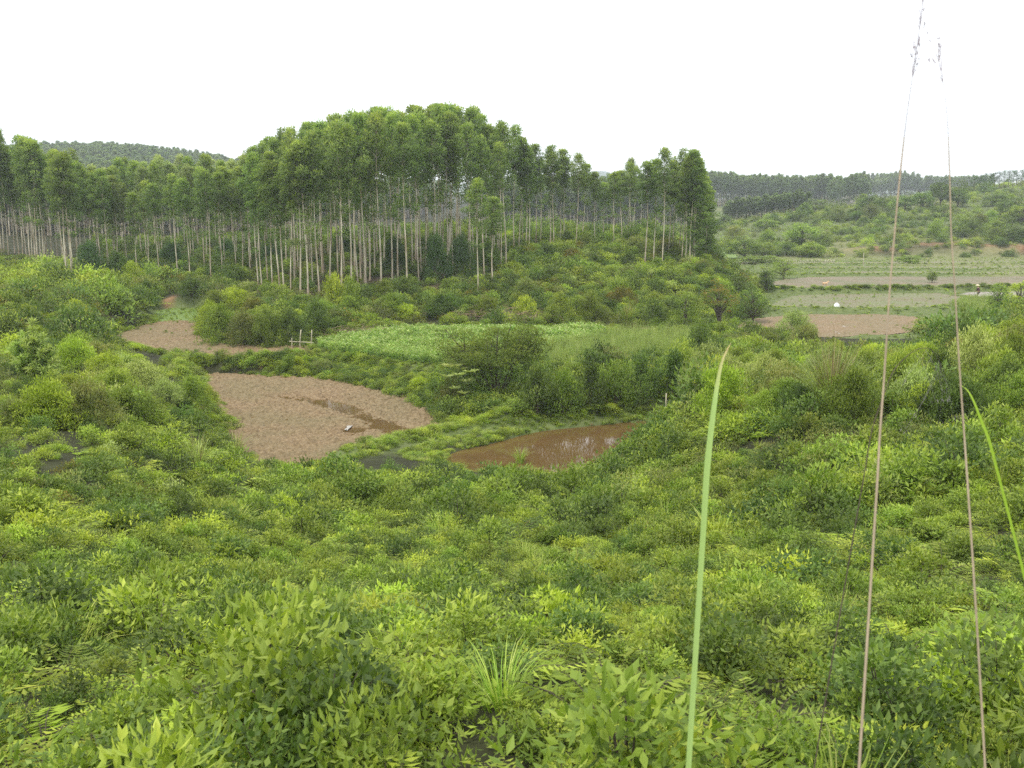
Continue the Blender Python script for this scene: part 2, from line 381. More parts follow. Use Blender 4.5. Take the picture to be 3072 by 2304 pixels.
# ground: leaf litter / grass / bare red earth by attributes
m, t, N, Lk = nt('ground'); M['ground'] = m
o = N("ShaderNodeOutputMaterial"); p = N("ShaderNodeBsdfPrincipled"); tc = N("ShaderNodeTexCoord")
nz = N("ShaderNodeTexNoise"); nz.inputs['Scale'].default_value = .9; nz.inputs['Detail'].default_value = 9; nz.inputs['Roughness'].default_value = .72
Lk(tc.outputs['Object'], nz.inputs['Vector'])
def ramp(c1, c2, a=.35, b=.65):
    r_ = N("ShaderNodeValToRGB"); r_.color_ramp.elements[0].color = (*c1, 1); r_.color_ramp.elements[1].color = (*c2, 1)
    r_.color_ramp.elements[0].position = a; r_.color_ramp.elements[1].position = b; Lk(nz.outputs[0], r_.inputs[0]); return r_
cur = ramp((.022,.022,.013), (.05,.055,.024)).outputs[0]
for an, c1, c2 in (('a_grass', (.08,.11,.035), (.15,.18,.07)), ('a_litter', (.045,.036,.024), (.085,.066,.04)), ('a_red', (.19,.085,.05), (.32,.17,.10)), ('a_dry', (.13,.14,.06), (.21,.21,.10))):
    a_ = N("ShaderNodeAttribute"); a_.attribute_name = an
    x_ = N("ShaderNodeMix"); x_.data_type = 'RGBA'; Lk(a_.outputs['Fac'], x_.inputs[0]); Lk(cur, x_.inputs[6]); Lk(ramp(c1, c2).outputs[0], x_.inputs[7]); cur = x_.outputs[2]
Lk(cur, p.inputs['Base Color']); p.inputs['Roughness'].default_value = .95; p.inputs['Specular IOR Level'].default_value = .1
b = N("ShaderNodeBump"); b.inputs['Strength'].default_value = .6; b.inputs['Distance'].default_value = .1; Lk(nz.outputs[0], b.inputs['Height']); Lk(b.outputs[0], p.inputs['Normal'])
Lk(p.outputs[0], o.inputs[0])

def soil_mat(name, c1, c2, c3, green, wet=.5, scale=7):
    m, t, N, Lk = nt(name)
    o = N("ShaderNodeOutputMaterial"); p = N("ShaderNodeBsdfPrincipled"); tc = N("ShaderNodeTexCoord")
    nz = N("ShaderNodeTexNoise"); nz.inputs['Scale'].default_value = scale; nz.inputs['Detail'].default_value = 8; nz.inputs['Roughness'].default_value = .75
    n2 = N("ShaderNodeTexNoise"); n2.inputs['Scale'].default_value = .22; n2.inputs['Detail'].default_value = 6; n2.inputs['Roughness'].default_value = .6
    Lk(tc.outputs['Object'], nz.inputs['Vector']); Lk(tc.outputs['Object'], n2.inputs['Vector'])
    rp = N("ShaderNodeValToRGB"); rp.color_ramp.elements[0].color = (*c1, 1); rp.color_ramp.elements[0].position = .3
    rp.color_ramp.elements[1].color = (*c3, 1); rp.color_ramp.elements[1].position = .72; e = rp.color_ramp.elements.new(.5); e.color = (*c2, 1)
    Lk(nz.outputs[0], rp.inputs[0])
    r2 = N("ShaderNodeValToRGB"); r2.color_ramp.elements[0].position = .40; r2.color_ramp.elements[1].position = .62
    r2.color_ramp.elements[0].color = (0, 0, 0, 1); r2.color_ramp.elements[1].color = (green[3],) * 3 + (1,)
    Lk(n2.outputs[0], r2.inputs[0])
    x = N("ShaderNodeMix"); x.data_type = 'RGBA'; Lk(r2.outputs[0], x.inputs[0]); Lk(rp.outputs[0], x.inputs[6]); x.inputs[7].default_value = (*green[:3], 1)
    Lk(x.outputs[2], p.inputs['Base Color']); p.inputs['Roughness'].default_value = .85 - wet * .3; p.inputs['Specular IOR Level'].default_value = .25
    b = N("ShaderNodeBump"); b.inputs['Strength'].default_value = .7; b.inputs['Distance'].default_value = .04; Lk(nz.outputs[0], b.inputs['Height']); Lk(b.outputs[0], p.inputs['Normal'])
    Lk(p.outputs[0], o.inputs[0]); return m
M['soil'] = soil_mat('ploughed_soil', (.07,.045,.021), (.19,.13,.068), (.34,.26,.15), (.14,.13,.06,.4))
M['soil_far'] = soil_mat('paddy_soil', (.11,.08,.05), (.17,.135,.085), (.24,.195,.13), (.11,.12,.05,.8), scale=3)
M['stubble'] = soil_mat('grassy_paddy', (.085,.095,.038), (.14,.152,.064), (.20,.20,.10), (.155,.13,.075,.8), scale=3)
M['meadow'] = soil_mat('meadow', (.085,.14,.03), (.12,.185,.04), (.17,.23,.06), (.14,.2,.045,.6), scale=4)
M['mud'] = soil_mat('wet_mud', (.14,.11,.08), (.22,.18,.14), (.3,.26,.21), (.25,.22,.2,.5), wet=1.6, scale=3)
m, t, N, Lk = nt('muddy_water'); M['water'] = m
o = N("ShaderNodeOutputMaterial"); p = N("ShaderNodeBsdfPrincipled"); tc = N("ShaderNodeTexCoord"); nz = N("ShaderNodeTexNoise"); nz.inputs['Scale'].default_value = .8; nz.inputs['Detail'].default_value = 4
rp = N("ShaderNodeValToRGB"); rp.color_ramp.elements[0].color = (.085,.052,.02,1); rp.color_ramp.elements[1].color = (.14,.085,.034,1)
Lk(tc.outputs['Object'], nz.inputs['Vector']); Lk(nz.outputs[0], rp.inputs[0]); Lk(rp.outputs[0], p.inputs['Base Color']); p.inputs['Roughness'].default_value = .06; p.inputs['IOR'].default_value = 1.33
Lk(p.outputs[0], o.inputs[0])

# ------------------------------------------------------------------ terrain mesh
ys = [-18.0]
while ys[-1] < 2950:
    y = ys[-1]; ys.append(y + (.6 if y < 25 else .3 if y < 108 else .8 if y < 215 else max(.8, (y - 150) * .02)))
ys = np.array(ys); ss = np.linspace(-.92, .92, 430)
GX = ss[None] * (ys[:, None] + 25); GY = np.repeat(ys[:, None], len(ss), 1)
GZ = ground(GX, GY)
ppx, ppy = project(GX, GY, GZ)
R_, C_ = GX.shape
idx = np.arange(R_ * C_).reshape(R_, C_)
F = np.stack([idx[:-1, :-1], idx[:-1, 1:], idx[1:, 1:], idx[1:, :-1]], -1).reshape(-1, 4)
def pixpoly(pts, soft=6):
    return lambda X, Y: 1 - sstep(-soft, soft, poly_sd(pts, X, Y))
far_ok = (GY > 60)
litter = pixpoly([(84, 287), (84, 245), (250, 240), (420, 232), (500, 245), (500, 268), (440, 288), (330, 297), (255, 290), (180, 283)])(ppx, ppy) * (GY > 85) * (GY < 200)
flat_w = 1 - sstep(0, 3, poly_sd(FLAT, GX, GY))
nn = fbm(GX * .06, GY * .06, 4, 9)
a_grass = np.maximum(flat_w * .9, .0 * nn)
bank_gr = sum(np.exp(-(line_d(L, GX, GY) / 1.6) ** 2) for L, h, w, g in BUNDS)
a_grass = np.clip(np.maximum(a_grass, bank_gr), 0, 1)
a_grass = np.maximum(a_grass, np.maximum.reduce([1 - sstep(0, 2.5, poly_sd(FIELDS[k][1], GX, GY)) for k in ('crop', 'meadow', 'glade')]))
a_grass = np.maximum(a_grass, .75 * (GX > 40) * sstep(205, 225, GY) * (GY < 620))
a_dry = np.clip(sstep(.5, .66, fbm(GX * .05 + 5, GY * .05, 4, 3)) * (GY > 150) * (GY < 600) * (GX > 30), 0, 1) * .8
a_red = np.zeros_like(GX)
for (qx, qy, qd, rx_, ry_) in [(169, 301, 96, .45, 1.6), (493, 415, 52, .9, .8), (700 + 2060 / 6.83, 150 + 700 / 6.83, 195, 8, 3), (935, 246, 200, 6, 3), (866, 253, 200, 8, 1.5)]:
    h_ = hit(qx, qy, qd * .75)
    a_red = np.maximum(a_red, np.exp(-(((GX - h_[0]) / rx_) ** 2 + ((GY - h_[1]) / ry_) ** 2)) * 1.3)
a_red = np.clip(a_red * .8 * (.2 + 1.2 * fbm(GX * .4, GY * .4, 3, 4)), 0, 1)
me = quad_mesh('ground', np.stack([GX, GY, GZ], -1), F, [M['ground']], smooth=True,
               attrs=dict(a_grass=a_grass.ravel(), a_litter=litter.ravel(), a_red=a_red.ravel(), a_dry=a_dry.ravel()))
tag(link('ground', me), kind='structure')
del GX, GY, GZ

# ------------------------------------------------------------------ fields, water
WATERLINES = {
 'near': WL([(286, 397), (318, 401), (345, 409), (372, 420), (398, 431), (405, 438)], 0),
}
def sheet(name, key, mat, res, amp, freq, lift=.03, wl=None, ridge=0):
    lv, P = FIELDS[key]
    A_ = np.array(P); x0, y0 = A_.min(0); x1, y1 = A_.max(0)
    xs = np.arange(x0, x1, res); yy = np.arange(y0, y1, res)
    X, Y = np.meshgrid(xs, yy)
    X = X + (vnoise(X * 3, Y * 3, 1) - .5) * res * .6; Y = Y + (vnoise(X * 3, Y * 3, 2) - .5) * res * .6
    d = poly_sd(P, X, Y); ins = d < .25
    Z = lv + lift + (fbm(X * freq, Y * freq, 4, 11) - .5) * amp * 1.6
    cl = np.abs(fbm(X * freq * 1.7, Y * freq * 1.7, 2, 21) - .5)
    Z += amp * (.5 - cl * 2.2) * .8
    Z += (fbm(X * .25, Y * .25, 2, 31) - .5) * amp * .8
    Z += np.clip(vnoise(X * 4.3, Y * 4.3, 71) - .62, 0, 1) * amp * 1.5          # clods
    if wl is not None:
        L = WATERLINES[wl]; dd = line_d(L, X, Y)
        Z -= amp * 1.3 * np.exp(-(dd / .75) ** 2) * (.6 + .8 * vnoise(X * .8, Y * .8, 8))
        wx, wy, _ = on_plane(352, 430, 0)
        Z -= amp * 1.3 * np.exp(-(((X - wx) / .8) ** 2 + ((Y - wy) / .8) ** 2)) * (.4 + 1.1 * vnoise(X * 1.4, Y * 1.4, 8))
    for L_, h_, w_, g_ in BUNDS:
        Z -= .5 * np.exp(-(line_d(L_, X, Y) / (w_ * .8)) ** 2)
    r_, c_ = X.shape; ii = np.arange(r_ * c_).reshape(r_, c_)
    q = ins[:-1, :-1] & ins[1:, :-1] & ins[:-1, 1:] & ins[1:, 1:]
    F = np.stack([ii[:-1, :-1], ii[:-1, 1:], ii[1:, 1:], ii[1:, :-1]], -1)[q]
    used = np.unique(F); rm = np.zeros(r_ * c_, int); rm[used] = np.arange(len(used))
    V = np.stack([X, Y, Z], -1).reshape(-1, 3)[used]
    o = link(name, quad_mesh(name, V, rm[F], [mat], smooth=False)); return tag(o, kind='structure')
tag(sheet('ploughed_field', 'near', M['soil'], .085, .17, 3.0, wl='near'), 'brown ploughed paddy at the foot of the slope, wet streak across it')
tag(sheet('ploughed_field', 'upper', M['soil'], .12, .14, 2.4), 'brown ploughed terrace field between the scrub slopes')
tag(sheet('meadow', 'meadow', M['meadow'], .3, .04, 1.0), 'short green meadow behind the brown terrace field')
tag(sheet('crop_ground', 'crop', M['meadow'], .4, .04, 1.0), 'soil under the pale green crop')
tag(sheet('meadow', 'reed', M['meadow'], .4, .04, 1.0), 'grassy ground under the tall reed grass')
tag(sheet('paddy_field', 'pad_a', M['soil'], .2, .10, 2.0), 'nearest brown paddy on the right')
tag(sheet('paddy_field', 'pad_b', M['stubble'], .3, .08, 1.4), 'greenish paddy in front of the long hedge bund')
tag(sheet('paddy_field', 'pad_c', M['soil_far'], .4, .08, 1.2), 'brown paddy the tan dog crosses')
tag(sheet('paddy_field', 'pad_w', M['mud'], .3, .04, 1.2), 'wet muddy paddy the person wades in')
tag(sheet('paddy_field', 'pad_d', M['stubble'], .5, .06, 1.0), 'pale green paddy behind the brown one')
tag(sheet('paddy_field', 'pad_e', M['stubble'], .5, .06, 1.0), 'narrow pale green paddy farther back')
tag(sheet('paddy_field', 'pad_f', M['stubble'], .6, .06, 1.0), 'farthest paddy strip below the scrub hill')
tag(sheet('meadow', 'glade', M['meadow'], .6, .04, 1.0), 'small light green glade behind the right-hand tree clump')
def water(name, P, z, label):
    A_ = np.array(P); c = A_.mean(0); n_ = len(P) // 2
    V = [(x, y, z) for x, y in P]
    F = [[i, i + 1, len(P) - 2 - i, len(P) - 1 - i] for i in range(len(P) // 2 - 1)]
    return tag(link(name, quad_mesh(name, V, F, [M['water']])), label, kind='structure')
def grid_water(name, key, z, label, res=.5, grow=.6):
    lv, P = FIELDS[key]; A_ = np.array(P); x0, y0 = A_.min(0) - 1; x1, y1 = A_.max(0) + 1
    X, Y = np.meshgrid(np.arange(x0, x1, res), np.arange(y0, y1, res)); ins = poly_sd(P, X, Y) < grow
    q = ins[:-1, :-1] & ins[1:, :-1] & ins[:-1, 1:] & ins[1:, 1:]
    r_, c_ = X.shape; ii = np.arange(r_ * c_).reshape(r_, c_)
    F = np.stack([ii[:-1, :-1], ii[:-1, 1:], ii[1:, 1:], ii[1:, :-1]], -1)[q]
    used = np.unique(F); rm = np.zeros(r_ * c_, int); rm[used] = np.arange(len(used))
    V = np.stack([X, Y, np.full_like(X, z)], -1).reshape(-1, 3)[used]
    return tag(link(name, quad_mesh(name, V, rm[F], [M['water']])), label, kind='structure')
grid_water('paddy_water', 'near', -.035, 'thin water film in the ploughed paddy', grow=-.1)
grid_water('paddy_water', 'pond', -.05, 'muddy brown water of the flooded paddy', grow=.5)
grid_water('paddy_water', 'pad_w', .015, 'grey water film in the wet paddy', grow=-.2)
grid_water('paddy_water', 'pad_a', -.02, 'small puddles in the nearest right-hand paddy', grow=-.1)

m, t, N, Lk = nt('painted_glint_puddle'); M['puddle'] = m
o = N("ShaderNodeOutputMaterial"); p = N("ShaderNodeBsdfPrincipled"); p.inputs['Base Color'].default_value = (.42,.40,.37,1); p.inputs['Roughness'].default_value = .03; p.inputs['IOR'].default_value = 1.33; Lk(p.outputs[0], o.inputs[0])  # pale base colour paints the sky's white reflection into the water
def puddle(px, py, w, l, lift, label, seed):
    x, y, z = on_plane(px, py, 0); r = np.random.default_rng(seed); n_ = 16; a = np.arange(n_) * 2 * pi / n_; rad = .3 + .7 * r.uniform(0, 1, n_)
    V = [[0, 0, 0]] + [[cos(b) * w * q, sin(b) * l * q, 0] for b, q in zip(a, rad)]
    me_ = bpy.data.meshes.new('puddle'); me_.from_pydata(V, [], [[0, 1 + i, 1 + (i + 1) % n_] for i in range(n_)]); me_.materials.append(M['puddle'])
    tag(link('puddle', me_, None, (x, y, lift)), label, kind='structure')
puddle(349, 427, .2, 1.3, .035, 'puddle with painted white glint at the near edge of the ploughed field', 1)
for i, (a_, b_) in enumerate([(844, 327), (838, 333), (813, 332)]): puddle(a_, b_, .25, .9, .035, 'small puddle with painted white glint in the nearest right-hand paddy', 3 + i)
# far blue mountains
def mountains():
    xs = np.linspace(-1700, 2200, 160); prof = 12 + 0 * xs
    for px, py, w in [(598, 170, 130), (560, 174, 120), (500, 176, 180), (420, 178, 220), (705, 173, 90), (730, 176, 120), (300, 180, 300), (660, 181, 100), (900, 186, 300)]:
        x, y, z = at(px, py, 2600); prof = np.maximum(prof, z * np.exp(-((xs - x) / w) ** 2))
    prof = prof * (1 + .12 * (fbm(xs * .01, xs * 0, 3, 4) - .5))
    rows = []
    for k, (yo, f) in enumerate([(-420, 0), (-300, .25), (-180, .58), (-70, .9), (0, 1), (150, .85), (420, 0)]):
        jag = (fbm(xs * .015, np.full_like(xs, k * 3.1), 3, 6) - .5)
        rows.append(np.stack([xs, 2600 + yo + jag * 60, -2 + (prof * f) * (1 + .15 * jag)], -1))
    V = np.array(rows); r_, c_ = V.shape[:2]; ii = np.arange(r_ * c_).reshape(r_, c_)
    F = np.stack([ii[:-1, :-1], ii[:-1, 1:], ii[1:, 1:], ii[1:, :-1]], -1).reshape(-1, 4)
    m_ = flat_mat('wooded_mountain', (.03,.06,.02), (.07,.11,.04), .02)
    return tag(link('mountains', quad_mesh('mountains', V, F, [m_], smooth=True)), kind='structure')
mountains()

# ------------------------------------------------------------------ plant builders
def blob_leaves(mb, c, rad, n, L, Wd, r, up=.25, out=.8, tint0=None, m=0, squash=.8, droop=0, lie=0, top=.22):
    q = r.normal(size=(n, 3)); q /= np.linalg.norm(q, axis=1)[:, None]
    q *= (r.uniform(.25, 1, (n, 1)) ** .45)
    P_ = np.array(c) + q * np.array([rad, rad, rad * squash])
    D = q * out + r.normal(size=(n, 3)) * .45 + np.array([0, 0, up - droop])
    # lighter leaves on each puff's top: painted light from above, plus yellowish young growth
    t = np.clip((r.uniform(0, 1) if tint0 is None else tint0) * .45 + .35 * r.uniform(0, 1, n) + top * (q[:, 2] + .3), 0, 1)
    mb.leaves(P_, D, L, Wd, r, t, m, lie)
def eucalyptus(seed, cs_=.45, R=1.35, H=16.0, nb=46, per=40, L=.30, Wd=.105, lowtwigs=5, side=None, bl=.42):
    r = np.random.default_rng(seed)
    tr, cr = MB(), MB()
    zz = np.linspace(0, H * .97, 14); b1, b2 = r.uniform(-.12, .12, 2)
    ph = r.uniform(0, 6.28)
    px_ = b1 * (zz / H) * 2 + .07 * np.sin(zz * .5 + ph); py_ = b2 * (zz / H) * 2 + .07 * np.cos(zz * .43 + ph)
    px_ -= px_[0]; py_ -= py_[0]
    path = np.stack([px_, py_, zz - .3], 1); rad = .088 * (1 - .88 * (zz / H) ** 1.1) + .035 * np.exp(-zz / .35)
    tr.tube(path, rad, 6)
    def trunk_at(z): return np.array([np.interp(z, path[:, 2], path[:, 0]), np.interp(z, path[:, 2], path[:, 1]), z])
    z0 = H * cs_
    for k in range(nb):
        t = ((k + r.uniform(0, 1)) / nb) ** .8
        zt = z0 + (H - z0) * t                        # height of branch tip
        prof = min(1, 1.5 * (1 - t) ** .6) * (.5 + .5 * min(1, t * 2.0 + .1))
        rr = R * prof * r.uniform(.35, 1.12)
        az = k * 2.4 + r.uniform(-.6, .6)
        d = np.array([cos(az), sin(az), 0])
        tip = trunk_at(min(zt, H * .94)) + d * rr; tip[2] = zt - r.uniform(0, .5)
        st = trunk_at(max(z0 * .8, tip[2] - rr * r.uniform(.9, 1.5)))
        mid = (st + tip) / 2 + d * rr * .12 + np.array([0, 0, .1])
        tr.tube([st, mid, tip], [.026, .016, .006], 3)
        w0 = float(np.clip(.05 + .75 * t ** 2 + r.normal() * .16, 0, 1)); sz_ = bl * r.uniform(.75, 1.3)  # paler up the crown: painted top light and yellowish new growth
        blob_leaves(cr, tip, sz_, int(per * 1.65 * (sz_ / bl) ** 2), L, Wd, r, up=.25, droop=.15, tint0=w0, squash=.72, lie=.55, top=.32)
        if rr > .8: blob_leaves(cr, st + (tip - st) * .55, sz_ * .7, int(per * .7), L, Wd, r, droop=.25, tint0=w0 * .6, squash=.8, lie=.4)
    for k in range(lowtwigs):                          # sparse epicormic sprays under the crown
        z = z0 * r.uniform(.5, 1.02); az = r.uniform(0, 6.28); d = np.array([cos(az), sin(az), .35]); st = trunk_at(z); ln = r.uniform(.4, 1.3)
        tr.tube([st, st + d * ln], [.014, .005], 3)
        for f in (.6, 1): blob_leaves(cr, st + d * ln * f + [0, 0, r.normal() * .15], .36, int(per * .75), L * .9, Wd, r, droop=.3, tint0=r.uniform(0, .5))
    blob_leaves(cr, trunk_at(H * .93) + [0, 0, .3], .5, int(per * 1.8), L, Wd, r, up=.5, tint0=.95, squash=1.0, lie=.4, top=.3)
    return tr, cr
def bush(seed, rx=1.0, rz=.8, nb=26, per=34, L=.13, Wd=.055, up=.35, bl=.3, stems=8, droop=0, flat=.8, base=.05):
    r = np.random.default_rng(seed); mb, st = MB(), MB()
    for k in range(nb):
        az = k * 2.4 + r.uniform(-.5, .5); e = r.uniform(0, 1) ** .75 * pi / 2
        q = np.array([cos(az) * cos(e) * rx, sin(az) * cos(e) * rx, sin(e) * rz]) * r.uniform(.62, 1.08)
        q[2] += base
        blob_leaves(mb, q, bl * r.uniform(.7, 1.3), int(per * r.uniform(.6, 1.3)), L, Wd, r, up=up, droop=droop, squash=flat, lie=.9)
        if k < stems: st.tube([[q[0] * .08, q[1] * .08, -.1], q * .55 + [0, 0, .05], q], [.022, .014, .005], 3)
    return st, mb
def fern(seed, nf=15, ln=.9, L=.14, Wd=.045, rise=.65):
    r = np.random.default_rng(seed); mb, st = MB(), MB()
    for k in range(nf):
        az = r.uniform(0, 6.28); l = ln * r.uniform(.6, 1.15); ri = rise * r.uniform(.5, 1.2)
        s = np.linspace(.12, 1, 13); hx = s * l; hz = ri * (1.9 * s - 1.45 * s * s) * l
        d = np.array([cos(az), sin(az)]); side = np.array([-d[1], d[0]])
        P_ = np.stack([d[0] * hx, d[1] * hx, hz], 1)
        st.tube(P_[::3], [.008, .006, .005, .004, .003], 3)
        for sg in (-1, 1):
            w = (1 - (2 * (s - .45)) ** 2 * .75)
            D = np.stack([side[0] * sg + d[0] * .5, side[1] * sg + d[1] * .5, np.full_like(s, .0)], 1) if False else \
                np.outer(np.ones_like(s), [side[0] * sg + d[0] * .45, side[1] * sg + d[1] * .45, -.15]) + r.normal(size=(13, 3)) * .12
            mb.leaves(P_, D, L * w * 1.5 + .02, Wd, r, np.clip(r.uniform(.1, .8) + r.normal(size=13) * .12, 0, 1), 0, 1)
    return st, mb
def tuft(seed, n=90, h=1.0, spread=.5, w=.018, base=.12, stiff=1.0, seg=4, wilt=1.0):
    r = np.random.default_rng(seed); mb = MB()
    az = r.uniform(0, 6.28, n); l = h * r.uniform(.5, 1.15, n); b = base * np.sqrt(r.uniform(0, 1, n)); lean = spread * r.uniform(.15, 1.2, n)
    s = np.linspace(0, 1, seg + 1)
    d = np.stack([np.cos(az), np.sin(az)], 1); sd_ = np.stack([-d[:, 1], d[:, 0]], 1)
    hx = b[:, None] + lean[:, None] * l[:, None] * s ** 1.8
    hz = l[:, None] * (s - .45 * wilt * np.minimum(1, lean)[:, None] * s ** 3.2)
    wd = w * (1 - s ** 1.6 * .93) * r.uniform(.7, 1.3, (n, 1))
    P_ = np.stack([d[:, 0:1] * hx, d[:, 1:2] * hx, hz], -1)
    S3 = np.concatenate([sd_, np.zeros((n, 1))], 1)[:, None]
    Lf, Rt = P_ - S3 * wd[..., None] / 2, P_ + S3 * wd[..., None] / 2
    V = np.stack([Lf, Rt], 2).reshape(-1, 3); k = np.arange(n)[:, None] * (seg + 1) * 2 + np.arange(seg) * 2
    F = np.stack([k, k + 1, k + 3, k + 2], -1).reshape(-1, 4)
    mb.add(V, F, np.repeat(r.uniform(0, 1, n), seg))
    return mb
def pine_sapling(seed, h=2.2, arms=16, needles=130, r0=.6):
    r = np.random.default_rng(seed); st, mb = MB(), MB()
    def candle(a, b, n):
        a, b = np.array(a), np.array(b); st.tube([a, b], [.02, .008], 4)
        f = r.uniform(0, 1, n)[:, None]; D = (b - a) / np.linalg.norm(b - a) * .9 + r.normal(size=(n, 3)) * .55
        mb.leaves(a + (b - a) * f, D, .2, .03, r, np.clip(.3 + .6 * f[:, 0] + r.normal(size=n) * .1, 0, 1))
    candle([0, 0, 0], [0, 0, h], needles * 3)
    for k in range(arms):
        z = h * r.uniform(.1, .7); az = k * 2.4; l = r0 * (1.1 - z / h) * r.uniform(.7, 1.2)
        candle([0, 0, z], [cos(az) * l, sin(az) * l, z + l * 1.0], needles)
    return st, mb
def round_tree(seed, h=6, R=2.6, nb=60, per=60, L=.28, Wd=.14, z0=.3, bl=.7, tr_r=.16):
    r = np.random.default_rng(seed); st, mb = MB(), MB()
    st.tube([[0, 0, -.3], [.1, .05, h * .25], [-.05, .1, h * .55], [0, 0, h * .85]], [tr_r * 1.2, tr_r, tr_r * .7, tr_r * .2], 6)
    cz = h * (z0 + 1) / 2; rz = h * (1 - z0) / 2
    for k in range(nb):
        az = k * 2.4; e = math.asin(r.uniform(-.75, 1)); f = r.uniform(.55, 1.05)
        q = np.array([cos(az) * cos(e) * R, sin(az) * cos(e) * R, sin(e) * rz]) * f + [0, 0, cz]
        if k % 3 == 0: st.tube([[0, 0, max(h * .2, q[2] - R * .9)], q * [.55, .55, 1] - [0, 0, .2], q], [.06, .035, .01], 4)
        blob_leaves(mb, q, bl * r.uniform(.6, 1.3), int(per * r.uniform(.6, 1.3)), L, Wd, r, squash=.6, lie=.8)
    return st, mb
def pine_tree(seed, h=8, R=1.6, tiers=9, per=90):
    r = np.random.default_rng(seed); st, mb = MB(), MB(); b = r.uniform(-.3, .3, 2)
    st.tube([[0, 0, -.3], [b[0], b[1], h * .5], [b[0] * 1.5, b[1] * 1.5, h]], [.13, .09, .02], 6)
    for k in range(tiers):
        z = h * (.35 + .62 * k / tiers); rr = R * (1.05 - .8 * k / tiers) * r.uniform(.5, 1.15)
        for j in range(4):
            az = r.uniform(0, 6.28); o_ = np.array([b[0] * 1.2, b[1] * 1.2, z]); q = o_ + [cos(az) * rr, sin(az) * rr, r.uniform(.1, .6)]
            st.tube([o_, q], [.03, .01], 3); blob_leaves(mb, o_ + (q - o_) * .85, .5, per // 2, .3, .05, r, up=.5, squash=.55)
    return st, mb

# ------------------------------------------------------------------ scattering of uncountable growth (one "stuff" object each)
def proto_collection(name, parts):
    c = bpy.data.collections.new(name)
    for i, me_ in enumerate(parts):
        o = bpy.data.objects.new("%s_source.%03d" % (name, i), me_); c.objects.link(o)
    return c
def two_mat(st, mb, mats, name):                  # stems and leaves in one clump mesh
    B = MB(); off = 0
    for src, mi in ((st, 0), (mb, 1)):
        if src is None or not src.V: continue
        V = np.concatenate(src.V); F = np.concatenate(src.F); t = np.concatenate(src.t); B.add(V, F, t, mi)
    return quad_mesh(name, np.concatenate(B.V), np.concatenate(B.F), mats, np.concatenate(B.t), np.concatenate(B.m))
_gn = {}
def scatter_group(c):
    ng = bpy.data.node_groups.new("scatter", 'GeometryNodeTree')
    ng.interface.new_socket("Geometry", in_out='INPUT', socket_type='NodeSocketGeometry')
    ng.interface.new_socket("Geometry", in_out='OUTPUT', socket_type='NodeSocketGeometry')
    N = ng.nodes.new; Lk = ng.links.new
    gi, go = N("NodeGroupInput"), N("NodeGroupOutput"); ip = N("GeometryNodeInstanceOnPoints"); ci = N("GeometryNodeCollectionInfo")
    ci.inputs[0].default_value = c; ci.inputs['Separate Children'].default_value = True; ci.inputs['Reset Children'].default_value = True
    ip.inputs['Pick Instance'].default_value = True
    def na(n_, t_):
        q = N("GeometryNodeInputNamedAttribute"); q.data_type = t_; q.inputs[0].default_value = n_; return q.outputs[0]
    Lk(gi.outputs[0], ip.inputs['Points']); Lk(ci.outputs[0], ip.inputs['Instance'])
    Lk(na('pick', 'INT'), ip.inputs['Instance Index']); Lk(na('rot', 'FLOAT_VECTOR'), ip.inputs['Rotation']); Lk(na('scl', 'FLOAT_VECTOR'), ip.inputs['Scale'])
    Lk(ip.outputs[0], go.inputs[0]); return ng
def scatter(name, c, P_, pick, scl, label, cat, r, tilt=.15, kind='stuff', yaw=None):
    k = len(P_)
    me_ = bpy.data.meshes.new(name); me_.vertices.add(k); me_.vertices.foreach_set('co', np.asarray(P_, np.float32).ravel())
    a = me_.attributes.new('pick', 'INT', 'POINT'); a.data.foreach_set('value', np.asarray(pick, np.int32))
    rot = np.stack([r.normal(size=k) * tilt, r.normal(size=k) * tilt, r.uniform(0, 6.28, k) if yaw is None else yaw], 1)
    a = me_.attributes.new('rot', 'FLOAT_VECTOR', 'POINT'); a.data.foreach_set('vector', rot.astype(np.float32).ravel())
    sc_ = np.asarray(scl, float); sc_ = np.repeat(sc_[:, None], 3, 1) if sc_.ndim == 1 else sc_
    a = me_.attributes.new('scl', 'FLOAT_VECTOR', 'POINT'); a.data.foreach_set('vector', sc_.astype(np.float32).ravel())
    o = link(name, me_); md = o.modifiers.new("scatter", 'NODES')
    if c.name not in _gn: _gn[c.name] = scatter_group(c)
    md.node_group = _gn[c.name]
    return tag(o, label, cat, kind=kind)

# clump library for undergrowth: kind -> index range
LIB = []; KIND = {}
def lib(kind, me_): KIND.setdefault(kind, []).append(len(LIB)); LIB.append(me_)
for i in range(3):
    lib('lime', two_mat(*bush(100 + i, .8, .6, 26, 30, .13, .05, up=.1, droop=.25, flat=.55), [M['wood'], M['lime']], 'clump'))
    lib('mid', two_mat(*bush(110 + i, .85, .8, 28, 32, .12, .055), [M['wood'], M['mid']], 'clump'))
    lib('dark', two_mat(*bush(120 + i, .85, .9, 28, 32, .12, .06), [M['wood'], M['dark']], 'clump'))
for i in range(2):
    lib('olive', two_mat(*bush(130 + i, .8, .75, 22, 28, .11, .04), [M['wood'], M['olive']], 'clump'))
    lib('fern', two_mat(*fern(140 + i, 20, 1.0, rise=.6), [M['wood'], M['lime']], 'clump'))
    lib('fernd', two_mat(*fern(150 + i, 20, 1.0, rise=.6), [M['wood'], M['mid']], 'clump'))
    lib('grass', two_mat(None, tuft(160 + i, 110, .9, .7, .022, .25), [M['wood'], M['grass']], 'clump'))
    lib('pale', two_mat(*bush(170 + i, .7, .8, 20, 22, .12, .05), [M['wood'], M['pale']], 'clump'))
lib('dry', two_mat(None, tuft(180, 90, .7, 1.0, .016, .3), [M['wood'], M['dry']], 'clump'))
